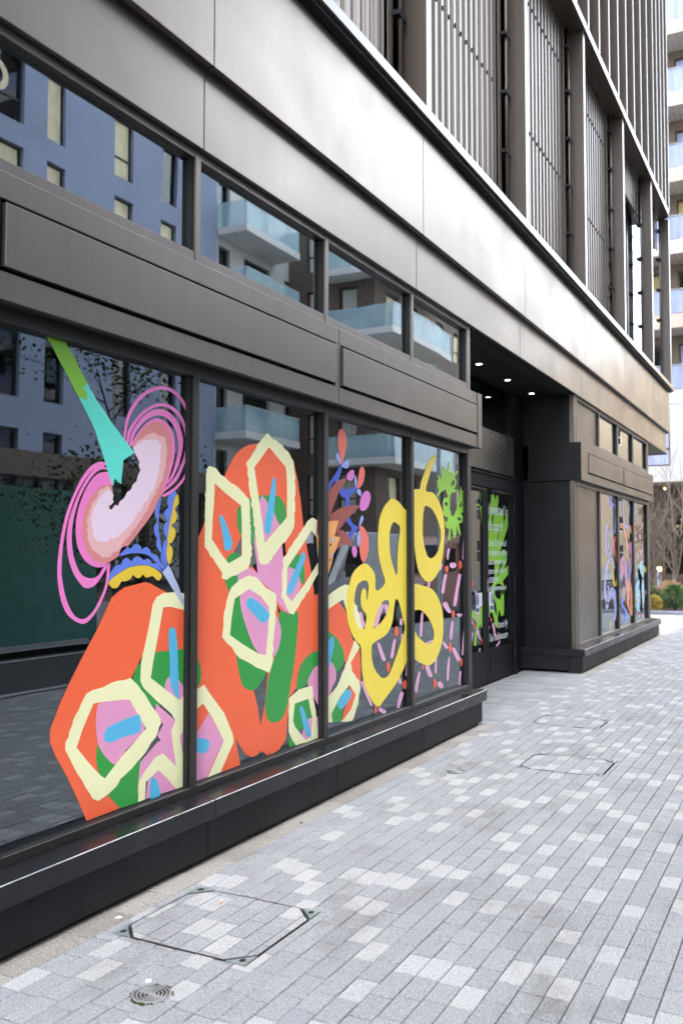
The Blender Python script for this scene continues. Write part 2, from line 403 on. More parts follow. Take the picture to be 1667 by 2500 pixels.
# ---- access covers
def octagon(a, b_, c, d, k):
    return [(a+k, c), (b_-k, c), (b_, c+k), (b_, d-k), (b_-k, d), (a+k, d), (a, d-k), (a, c+k)]
def clip_poly(P, inside, isect):
    out = []
    for i in range(len(P)):
        p, q = P[i], P[(i+1) % len(P)]
        if inside(p):
            out.append(p)
            if not inside(q): out.append(isect(p, q))
        elif inside(q): out.append(isect(p, q))
    return out
def clip_convex(P, C):
    n = len(C); area = sum(C[i][0]*C[(i+1) % n][1]-C[(i+1) % n][0]*C[i][1] for i in range(n)); sg = 1 if area > 0 else -1
    for i in range(n):
        if not P: break
        (ax, ay), (bx_, by_) = C[i], C[(i+1) % n]
        f = lambda p: sg*((bx_-ax)*(p[1]-ay)-(by_-ay)*(p[0]-ax))
        def isect(p, q):
            a, b2 = f(p), f(q); tt = a/(a-b2); return (p[0]+(q[0]-p[0])*tt, p[1]+(q[1]-p[1])*tt)
        P = clip_poly(P, lambda p: f(p) >= 0, isect)
    return P
CLAB = ('large paved access cover with steel corners beside the near plinth', 'paved access cover with dark seams level with the yellow mural', 'farthest paved access cover by the end of the first shop plinth')
for ci, (a, b_, c, d) in enumerate(COVERS):
    t_ = thing('access_cover', ((a+b_)/2, (c+d)/2, 0), CLAB[ci], 'manhole cover', 'paved access covers')
    fr = MB(); k = .10; g = .004
    sq = [(a, c), (b_, c), (b_, d), (a, d)]; oc = octagon(a+.008, b_-.008, c+.008, d-.008, k)
    for tri in ([(a, c), (a+k, c), (a, c+k)], [(b_, c), (b_, c+k), (b_-k, c)], [(b_, d), (b_-k, d), (b_, d-k)], [(a, d), (a, d-k), (a+k, d)]):
        cx_ = sum(p[0] for p in tri)/3; cy_ = sum(p[1] for p in tri)/3
        tri = [(cx_+(p[0]-cx_)*.93, cy_+(p[1]-cy_)*.93) for p in tri]
        pl = MB().prism(tri, 'z', -.02, .0012).build('corner_plate', 'cover_steel', t_)
        kh = MB().box(cx_-.016, cx_+.016, cy_-.006, cy_+.006, .0005, .0022).box(cx_-.007, cx_+.007, cy_-.013, cy_+.013, .0006, .0024).build('key_hole', 'gasket'); kh.parent = pl
    n8 = len(oc)
    for i in range(n8):
        p, q = oc[i], oc[(i+1) % n8]; dx, dy = q[0]-p[0], q[1]-p[1]; l = math.hypot(dx, dy); nx, ny = -dy/l*.0018, dx/l*.0018
        fr.prism([p, q, (q[0]+nx, q[1]+ny), (p[0]+nx, p[1]+ny)], 'z', -.02, -.0005)
    fr.build('frame', 'joint_sand', t_)
    MB().prism(oc, 'z', -.05, -.008).build('tray', 'joint_sand', t_)
    inner = [((p[0]-(a+b_)/2)*.988+(a+b_)/2, (p[1]-(c+d)/2)*.988+(c+d)/2) for p in oc]
    rr = int(math.floor((Y0-d)/PITCH_ROW))-1
    for q in range(rr, rr+11):
        y1 = Y0-q*PITCH_ROW; y0 = y1-PITCH_ROW; x = a-random.uniform(0, .17); prev = False
        while x < b_:
            L = .18; poly = clip_convex([(x+J, y0+J), (x+L-J, y0+J), (x+L-J, y1-J), (x+J, y1-J)], inner); tn = tone_pick(prev); prev = tn > .5
            if len(poly) > 2:
                mb = MB().prism(poly, 'z', -.02, random.uniform(-.0025, -.0005)); me = mb.mesh('paving_block'); tone_attr(me, [tn]*len(me.polygons)); link('paving_block', me, 'paving_block', t_)
            x += L
# ---- floor drains: stainless ring grates
for i, (dx, dy, rr) in enumerate(DRAINS):
    t_ = thing('floor_drain', (dx, dy, 0), ('round steel ring drain nearest the camera with moss round it', 'small round drain flush in the paving by the second window')[i], 'drain', 'round ring drains')
    MB().lathe((dx, dy, 0), [(rr*1.0, -.05), (rr*.99, .0035), (rr*.88, .0045), (rr*.87, -.05)], 32).build('rim', 'drain_steel', t_, smooth=False)
    MB().lathe((dx, dy, 0), [(.0, .0018), (rr*.9, .0018)], 24).build('sump', 'gasket', t_, fix=False)
    q = rr*.76
    while q > .012:
        MB().lathe((dx, dy, 0), [(q-.0034, -.015), (q-.0034, .0035), (q, .005), (q+.0034, .0035), (q+.0034, -.015)], 28).build('ring', 'drain_steel', t_); q -= .0145
    MB().box(dx-rr*.9, dx+rr*.9, dy-.004, dy+.004, .001, .0024).box(dx-.004, dx+.004, dy-rr*.9, dy+rr*.9, .001, .0026).build('cross_bar', 'drain_steel', t_)
    mo = MB()
    for k in range(70):
        t0 = random.choice((random.uniform(-.5, .5), random.uniform(2.6, 3.7), random.uniform(0, 6.28))); q = rr*random.uniform(1.0, 1.12); z = random.uniform(.002, .009)
        x, y = dx+q*math.cos(t0), dy+q*math.sin(t0); e = .004
        mo.quad((x-e, y-e, -.001), (x+e, y-e, -.001), (x, y, z)); mo.quad((x+e, y+e, -.001), (x-e, y+e, -.001), (x, y, z))
    tag(mo.build('moss', 'moss', t_), kind='stuff')
# ---- litter
t_ = thing('cigarette_butt', (3.65, -.57, 0), 'orange tipped cigarette butt lying on the near access cover', 'cigarette')
d = Vector((.72, .3, 0)).normalized(); p = Vector((3.63, -.575, .0045))
plain('paper_white', (.75, .74, .7), .8); plain('filter_orange', (.62, .27, .09), .8); plain('ash', (.06, .06, .06), .9)
MB().tube([p, p+d*.024], .004, 8).build('filter', 'filter_orange', t_)
MB().tube([p+d*.024, p+d*.04], .0039, 8).build('paper', 'paper_white', t_)
MB().tube([p+d*.04, p+d*.046], [.0039, .002], 8).build('ash_tip', 'ash', t_)
g = MB().lathe((2.865, -.775, 0), [(.0, .0035), (.008, .0032), (.012, .0015), (.0135, -.002)], 12).build('chewing_gum', 'paper_white', None, smooth=True); tag(g, 'flattened white chewing gum spot just behind the near drain', 'gum')
plain('dead_leaf', (.16, .06, .025), .8)
for i, (x, y, lab) in enumerate(((4.93, -.26, 'curled brown leaf scrap under the second window plinth'), (3.28, -.262, 'tiny pale twig scrap beside the near plinth'))):
    a = random.uniform(0, 6.28); mb = MB(); c_, s_ = math.cos(a)*.02, math.sin(a)*.02
    mb.quad((x-c_, y-s_, .003), (x-s_*.4, y+c_*.4, .009), (x+c_, y+s_, .004), (x+s_*.4, y-c_*.4, .002))
    o = mb.build('leaf_scrap', 'dead_leaf' if i == 0 else 'paper_white', None, fix=False); tag(o, lab, 'leaf')

# ================================================================== THE BUILDING
BLD = thing('shop_building', (9, 0, 0), 'dark bronze metal clad building with mural covered shop windows and tall fins above', 'building')
def part(name, mb, mat, parent=None, bevel=0, smooth=False):
    p = parent or BLD
    o = mb.build(name, mat, p if p.type == 'EMPTY' else None, bevel, smooth)
    if p.type != 'EMPTY': o.parent = p
    return o
FRONT = -.045
MULL = [-.45, 1.075, 2.6, 4.125, 5.645, 7.185]           # mullion centres of the first shop
def plinth_run(x0, x1, joints_p, joints_c, capx1=None):
    js = [x0]+[j for j in joints_p if x0 < j < x1]+[x1]
    for a, b_ in zip(js, js[1:]): part('plinth_panel', MB().box(a+.003, b_-.003, -.17, .02, .03, .231), 'plinth_metal', bevel=.003)
    part('plinth_foot', MB().box(x0, x1-.03, -.135, .02, -.03, .035), 'gasket')
    cx1 = capx1 or x1
    js = [x0]+[j for j in joints_c if x0 < j < cx1]+[cx1]
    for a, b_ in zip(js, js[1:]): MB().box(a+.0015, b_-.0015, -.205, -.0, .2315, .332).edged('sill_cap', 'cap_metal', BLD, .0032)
plinth_run(-3, 8.59, [-.5, 1.05, 2.57, 4.088, 5.567, 7.085], [-.5, 1.05, 2.58, 4.107, 5.61, 7.126], 8.627)
# returns of plinth at the recess
part('plinth_panel', MB().box(8.40, 8.587, .023, .66, .03, .231), 'plinth_metal', bevel=.003)
part('sill_cap', MB().box(8.42, 8.622, .003, .66, .2315, .332), 'cap_metal', bevel=.0035)
# lower frame
def frame_bay(a, b_, zlo, zhi, bot, top, glass_z, mat='frame_metal'):
    part('bottom_rail', MB().box(a, b_, FRONT, .05, bot, glass_z[0]), mat, bevel=.002)
    part('top_rail', MB().box(a, b_, FRONT, .05, glass_z[1], top), mat, bevel=.002)
def mull(x, w_, z0, z1, mat='frame_metal'):
    part('mullion', MB().box(x-w_/2, x+w_/2, FRONT-.003, .06, z0, z1), mat, bevel=.002)
    part('gasket', MB().box(x-w_/2-.016, x-w_/2-.0005, FRONT+.012, .05, z0+.04, z1), 'gasket')
PANES = []
ends = MULL+[8.605]
for i in range(len(ends)-1):
    a, b_ = ends[i]+.0255, ends[i+1]-(.0255 if i < len(ends)-2 else .046)
    frame_bay(a, b_, .332, 2.76, .3325, 2.76, (.376, 2.645))
    g = part('window_pane', MB().box(a-.012, b_+.012, .0, .012, .37, 2.65), 'shop_glass')
    PANES.append((a, b_, .376, 2.645, g))
    frame_bay(a, b_, 3.2, 3.95, 3.235, 3.945, (3.347, 3.884), 'band_metal')
    part('clerestory_pane', MB().box(a-.012, b_+.012, .0, .012, 3.34, 3.89), 'clerestory_glass')
for x in MULL: mull(x, .05, .3325, 2.76); mull(x, .05, 3.236, 3.945, 'band_metal')
for z0, z1, mt in ((.3325, 2.7, 'frame_metal'), (3.236, 3.93, 'band_metal')):
    part('corner_post', MB().box(8.56, 8.648, FRONT-.003, .05, z0, z1), mt, bevel=.003)
    part('gasket', MB().box(8.542, 8.5595, FRONT+.012, .05, z0+.04, z1), 'gasket')
# sign band
def band(x0, x1, joints, panels, endcap=True):
    js = [x0]+joints+[x1]
    for a, b_ in zip(js, js[1:]):
        a += .003; b_ -= .003
        pa, pb = [p for p in panels if a < (p[0]+p[1])/2 < b_][0]
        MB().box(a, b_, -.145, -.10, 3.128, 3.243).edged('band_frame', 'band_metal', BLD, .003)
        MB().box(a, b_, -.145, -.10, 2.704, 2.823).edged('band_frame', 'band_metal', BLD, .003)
        if pa-.022 > a+.01: part('band_frame', MB().box(a, pa-.022, -.145, -.10, 2.824, 3.127), 'band_metal', bevel=.002)
        if pb+.02 < b_-.01: part('band_frame', MB().box(pb+.012, b_, -.145, -.10, 2.824, 3.127), 'band_metal', bevel=.002)
        part('band_core', MB().box(a-.0031, b_+.0031, -.1005, -.05, 2.712, 3.235), 'gasket')
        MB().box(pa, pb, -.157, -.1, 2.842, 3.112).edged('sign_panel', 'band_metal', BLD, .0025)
band(-3, 8.56, [-.45, 2.6, 5.645], [(-2.9, -.5), (-.38, 2.53), (2.664, 5.575), (5.69, 8.53)])
part('band_end', MB().box(8.575, 8.70, -.150, .05, 2.704, 3.247), 'band_metal', bevel=.004)
# fascias
JX = [1.06, 4.125, 7.19, 10.255, 13.32, 16.385, 19.45]
XE = 21.9
def curved_end(x1, yf, z0, z1, r_, mat, name, yb=6):
    pts = [(x1-r_, yf)]+[(x1-r_+r_*math.sin(k*math.pi/16), yf+r_-r_*math.cos(k*math.pi/16)) for k in range(1, 9)]+[(x1, yb), (x1-.05, yb), (x1-.05, yf+r_)]
    pts += [(x1-r_, yf+.05)]
    o = part(name, MB().prism(pts, 'z', z0, z1), mat); 
    return o
js = [-3]+JX+[XE-.3]
for a, b_ in zip(js, js[1:]):
    part('lower_fascia_panel', MB().box(a+.003, b_-.003, -.085, -.05, 3.931, 4.45), 'fascia_metal', bevel=.003)
js = [-3]+[j+.0 for j in JX]+[XE-.25]
for a, b_ in zip(js, js[1:]):
    part('upper_fascia_panel', MB().box(a+.003, b_-.003, -.152, -.11, 4.395, 5.30), 'fascia_metal', bevel=.003)
part('fascia_backing', MB().box(-3, XE-.35, -.0505, .02, 3.94, 5.36), 'soffit_black')
part('fascia_backing', MB().box(-3, XE-.3, -.1105, -.0515, 4.40, 5.36), 'soffit_black')
part('fascia_soffit', MB().box(-3, XE-.3, -.15, -.08, 4.396, 4.402), 'soffit_black')
curved_end(XE+.1, -.085, 3.931, 4.45, .4, 'fascia_metal', 'lower_fascia_end'); curved_end(XE+.05, -.152, 4.395, 5.30, .3, 'fascia_metal', 'upper_fascia_end')
part('canopy_soffit', MB().box(19.3, XE+.0, -.06, 5.9, 3.925, 3.935), 'frame_metal')
part('ledge', MB().prism([(-3, .1), (-3, -.25), (XE-.2, -.25)]+[(XE-.2+.3*math.sin(k*math.pi/16), -.25+.3-.3*math.cos(k*math.pi/16)) for k in range(1, 9)]+[(XE+.1, 6), (XE-.2, 6), (XE-.2, .1)], 'z', 5.345, 5.44), 'fin_metal', bevel=.006)
part('ledge_drip', MB().box(-3, XE-.3, -.22, -.12, 5.312, 5.344), 'gasket')
# storey of fins and corrugated screens above the ledge
FX = [-1.85, 1.2, 4.25, 7.30, 10.35, 13.4, 16.45, 19.5, 22.0]
Z2 = 9.40
for x in FX:
    part('fin', MB().box(x-.06, x+.06, -.165, .06, 5.441, Z2-.001), 'fin_metal', bevel=.004)
def screen(x0, x1, z0, z1, y):
    P = []; x = x0; p = .17
    while x < x1-.01:
        for dx, dy in ((0, 0), (.06, 0), (.085, .05), (.145, .05)): 
            if x+dx <= x1: P.append((x+dx, y+dy))
        x += p
    P.append((x1, y)); mb = MB()
    for a, b_ in zip(P, P[1:]): mb.quad((a[0], a[1], z0), (b_[0], b_[1], z0), (b_[0], b_[1], z1), (a[0], a[1], z1))
    s_ = part('screen', mb, 'screen_metal')
    if z1-z0 > 2:
        fx = MB(); zf = z0+1.6
        while zf < z1:
            k = x0+.03
            while k < x1-.05: fx.box(k-.012, k+.012, y-.012, y-.001, zf-.02, zf+.02); k += .17
            zf += 1.71
        o = fx.build('fixing_row', 'gasket', None); o.parent = s_; o['kind'] = 'stuff'
for i, (a, b_) in enumerate(zip(FX, FX[1:])):
    z0 = 5.441 if i < 6 else 8.62
    screen(a+.075, b_-.42, z0, Z2-.01, .075)
    part('screen_rod', MB().tube([(b_-.2, .02, 5.45), (b_-.2, .02, Z2)], .022, 8), 'fin_metal', smooth=True)
    for z in (5.62, 6.32, 7.02, 7.72, 8.43, 9.1): part('rod_clip', MB().box(b_-.29, b_-.11, -.005, .1, z-.02, z+.02), 'gasket')
    part('slot_screen', MB().box(b_-.36, b_-.27, .06, .075, z0, Z2-.01), 'screen_metal')
    part('upper_pane', MB().box(a+.04, b_-.04, .36, .375, 5.38, Z2+.4), 'upper_glass')
    part('upper_mullion', MB().box(b_-.06, b_+.06, .33, .42, 5.38, Z2), 'frame_metal')
part('ledge', MB().prism([(-3, .3), (-3, -.205), (XE-.2, -.205)]+[(XE-.2+.3*math.sin(k*math.pi/16), -.205+.3-.3*math.cos(k*math.pi/16)) for k in range(1, 9)]+[(XE+.1, 6), (XE-.2, 6), (XE-.2, .3)], 'z', Z2, 9.53), 'fin_metal', bevel=.006)
part('floor_slab', MB().box(-3, XE-.25, .301, 6, Z2+.02, 9.5), 'soffit_black')
x = -2.6
while x < XE+.4:
    part('fin', MB().box(x-.035, x+.035, -.205, .12, 9.531, 31), 'fin_metal', bevel=.004); x += .77 if x < 19.2 else .52
part('upper_wall', MB().box(-3, XE-.15, .16, .3, 9.531, 31), 'frame_metal')
# body behind: solid on the left, a glazed hall at the far end of the first storey
part('building_core', MB().box(-40, -3, -.1, 14, 0, 58), 'frame_metal')
part('building_core', MB().box(-3, XE-.2, 6, 14, 0, 58), 'frame_metal')
part('building_core', MB().box(-3, XE-.2, .31, 6, 9.55, 58), 'frame_metal')
part('building_core', MB().box(-3, 12.9, 1.6, 6, 3.96, 9.39), 'soffit_black')
part('floor_slab', MB().box(-3, XE-.3, .03, 5.99, 3.95, 5.37), 'soffit_black')
# dark rooms behind the shop windows
def room(x0, x1, y1):
    mb = MB()
    mb.quad((x0, y1, .3), (x1, y1, .3), (x1, y1, 3.94), (x0, y1, 3.94)).quad((x0, .06, .3), (x1, .06, .3), (x1, y1, .3), (x0, y1, .3)).quad((x0, .06, 3.94), (x1, .06, 3.94), (x1, y1, 3.94), (x0, y1, 3.94))
    mb.quad((x0, .06, .3), (x0, y1, .3), (x0, y1, 3.94), (x0, .06, 3.94)).quad((x1, .06, .3), (x1, y1, .3), (x1, y1, 3.94), (x1, .06, 3.94))
    part('shop_interior', mb, 'interior_dark')
room(-3, 8.4, 4.5); room(14.6, 19.3, 4.5)
part('band_backing', MB().box(-3, 8.55, .013, .05, 2.77, 3.23), 'soffit_black')
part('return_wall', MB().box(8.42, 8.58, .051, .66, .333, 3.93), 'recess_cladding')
# ---- entrance recess
part('recess_ceiling', MB().box(8.43, 13.03, .021, .70, 3.932, 3.949), 'soffit_black')
part('ceiling_groove', MB().box(8.7, 13.0, .118, .130, 3.926, 3.9318), 'frame_metal')
plain('lamp_glow', (1, .95, .8), .4); b = M['lamp_glow'].node_tree.nodes['Principled BSDF']; b.inputs['Emission Color'].default_value = (1, .93, .72, 1); b.inputs['Emission Strength'].default_value = 1.6
for x in (9.26, 10.39, 11.52, 12.65):
    dl = part('downlight', MB().lathe((x, .46, 3.9318), [(.052, -.001), (.052, -.008), (.038, -.009)], 20), 'frame_metal')
    o = MB().lathe((x, .46, 3.9318), [(.0, -.005), (.038, -.005)], 20).build('lens', 'lamp_glow', None, fix=False); o.parent = dl
# back wall pieces round the doors
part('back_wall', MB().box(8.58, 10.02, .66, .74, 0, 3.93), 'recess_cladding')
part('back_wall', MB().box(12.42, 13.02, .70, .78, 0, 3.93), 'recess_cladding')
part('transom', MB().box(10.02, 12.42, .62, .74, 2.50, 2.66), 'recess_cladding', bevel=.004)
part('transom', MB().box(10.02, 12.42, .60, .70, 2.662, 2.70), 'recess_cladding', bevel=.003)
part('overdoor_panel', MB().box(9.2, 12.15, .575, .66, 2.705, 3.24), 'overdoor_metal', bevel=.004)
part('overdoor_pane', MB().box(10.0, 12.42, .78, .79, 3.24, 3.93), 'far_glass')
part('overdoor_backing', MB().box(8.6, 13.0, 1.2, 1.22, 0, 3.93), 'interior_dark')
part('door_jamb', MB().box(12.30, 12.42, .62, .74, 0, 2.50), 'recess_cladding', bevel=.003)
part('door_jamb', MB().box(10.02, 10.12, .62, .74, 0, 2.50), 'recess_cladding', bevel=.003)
DOORS = []
for a, b_, ga, gb in ((10.13, 11.155, 10.26, 11.03), (11.165, 12.295, 11.25, 12.12)):
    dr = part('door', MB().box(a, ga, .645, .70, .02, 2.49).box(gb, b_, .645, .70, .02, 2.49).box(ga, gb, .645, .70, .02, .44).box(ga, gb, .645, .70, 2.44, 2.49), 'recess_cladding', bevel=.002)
    gp = part('door_pane', MB().box(ga-.005, gb+.005, .6605, .672, .435, 2.445), 'door_glass', dr); DOORS.append((ga, gb, .44, 2.44, dr, gp))
    part('kick_panel', MB().box(ga+.03, gb-.03, .638, .6445, .09, .38), 'recess_cladding', dr, .002)
    part('closer_arm', MB().tube([(a+.1, .60, 2.465), (b_-.12, .60, 2.465)], .016, 8), 'frame_metal', dr, smooth=True)
    for z in ((.35, 1.25, 1.95, 2.3) if a > 11 else ()): part('hinge', MB().tube([(b_-.01, .625, z-.07), (b_-.01, .625, z+.07)], .018, 8), 'gasket', dr)
part('lock_plate', MB().box(11.178, 11.205, .634, .6445, 1.18, 1.33), 'drain_steel', DOORS[1][4], .002)
# ---- second shop
X2 = 12.83
plinth_run(X2, 19.55, [13.12, 14.35, 15.9, 17.4, 18.8], [13.25, 15.1, 17.2], 19.6)
def round_end(x, yf, z0, z1, mat, name):
    pts = [(x, yf)]+[(x+.3*math.sin(k*math.pi/16), yf+.3-.3*math.cos(k*math.pi/16)) for k in range(1, 9)]+[(x+.3, 4), (x, 4)]
    part(name, MB().prism(pts, 'z', z0, z1), mat, bevel=.003)
round_end(19.552, -.17, .03, .2312, 'plinth_metal', 'plinth_end'); round_end(19.602, -.205, .2315, .332, 'cap_metal', 'sill_cap_end')
part('plinth_panel', MB().box(X2+.003, 13.0, .023, .70, .03, .231), 'plinth_metal', bevel=.003)
part('sill_cap', MB().box(X2-.03, 13.05, -.204, .70, .2325, .3315), 'cap_metal', bevel=.0035)
part('return_wall', MB().box(13.03, 13.12, -.03, .70, .333, 2.72), 'recess_cladding'); part('return_wall', MB().box(13.02, 13.12, -.03, .70, 3.235, 3.93), 'recess_cladding')
part('return_band', MB().box(12.985, 13.03, -.144, .62, 2.704, 3.243), 'recess_cladding', bevel=.003)
M2 = [13.16, 14.70, 16.19, 17.66, 19.2]
for k, (a, b_) in enumerate(zip(M2, M2[1:])):
    a += .0255; b_ -= .0255
    frame_bay(a, b_, 0, 0, .3325, 2.76, (.376, 2.645), 'band_metal'); frame_bay(a, b_, 0, 0, 3.235, 3.945, (3.347, 3.884), 'band_metal')
    if k == 0:
        part('blank_panel', MB().box(a, b_, -.012, .0, .376, 2.645), 'band_metal'); part('blank_panel', MB().box(a, b_, -.012, .0, 3.347, 3.884), 'band_metal')
    else:
        g = part('window_pane', MB().box(a-.012, b_+.012, .0, .012, .37, 2.65), 'shop_glass'); PANES.append((a, b_, .376, 2.645, g))
        part('clerestory_pane', MB().box(a-.012, b_+.012, .0, .012, 3.34, 3.89), 'clerestory_glass')
for x in M2: mull(x, .05, .3325, 2.76, 'band_metal'); mull(x, .05, 3.236, 3.945, 'band_metal')
for z0, z1 in ((.3325, 2.7), (3.236, 3.93)): part('corner_post', MB().box(13.0, 13.1, FRONT-.003, .02, z0, z1), 'band_metal', bevel=.003); part('corner_post', MB().box(19.24, 19.33, FRONT-.003, .05, z0, z1), 'band_metal', bevel=.003)
band(12.99, 19.1, [16.1], [(13.45, 16.03), (16.15, 19.05)])
part('band_end', MB().box(19.11, 19.26, -.150, .05, 2.704, 3.247), 'band_metal', bevel=.004)
part('end_wall', MB().box(19.33, 19.42, .0, 4.6, .333, 3.93), 'band_metal')
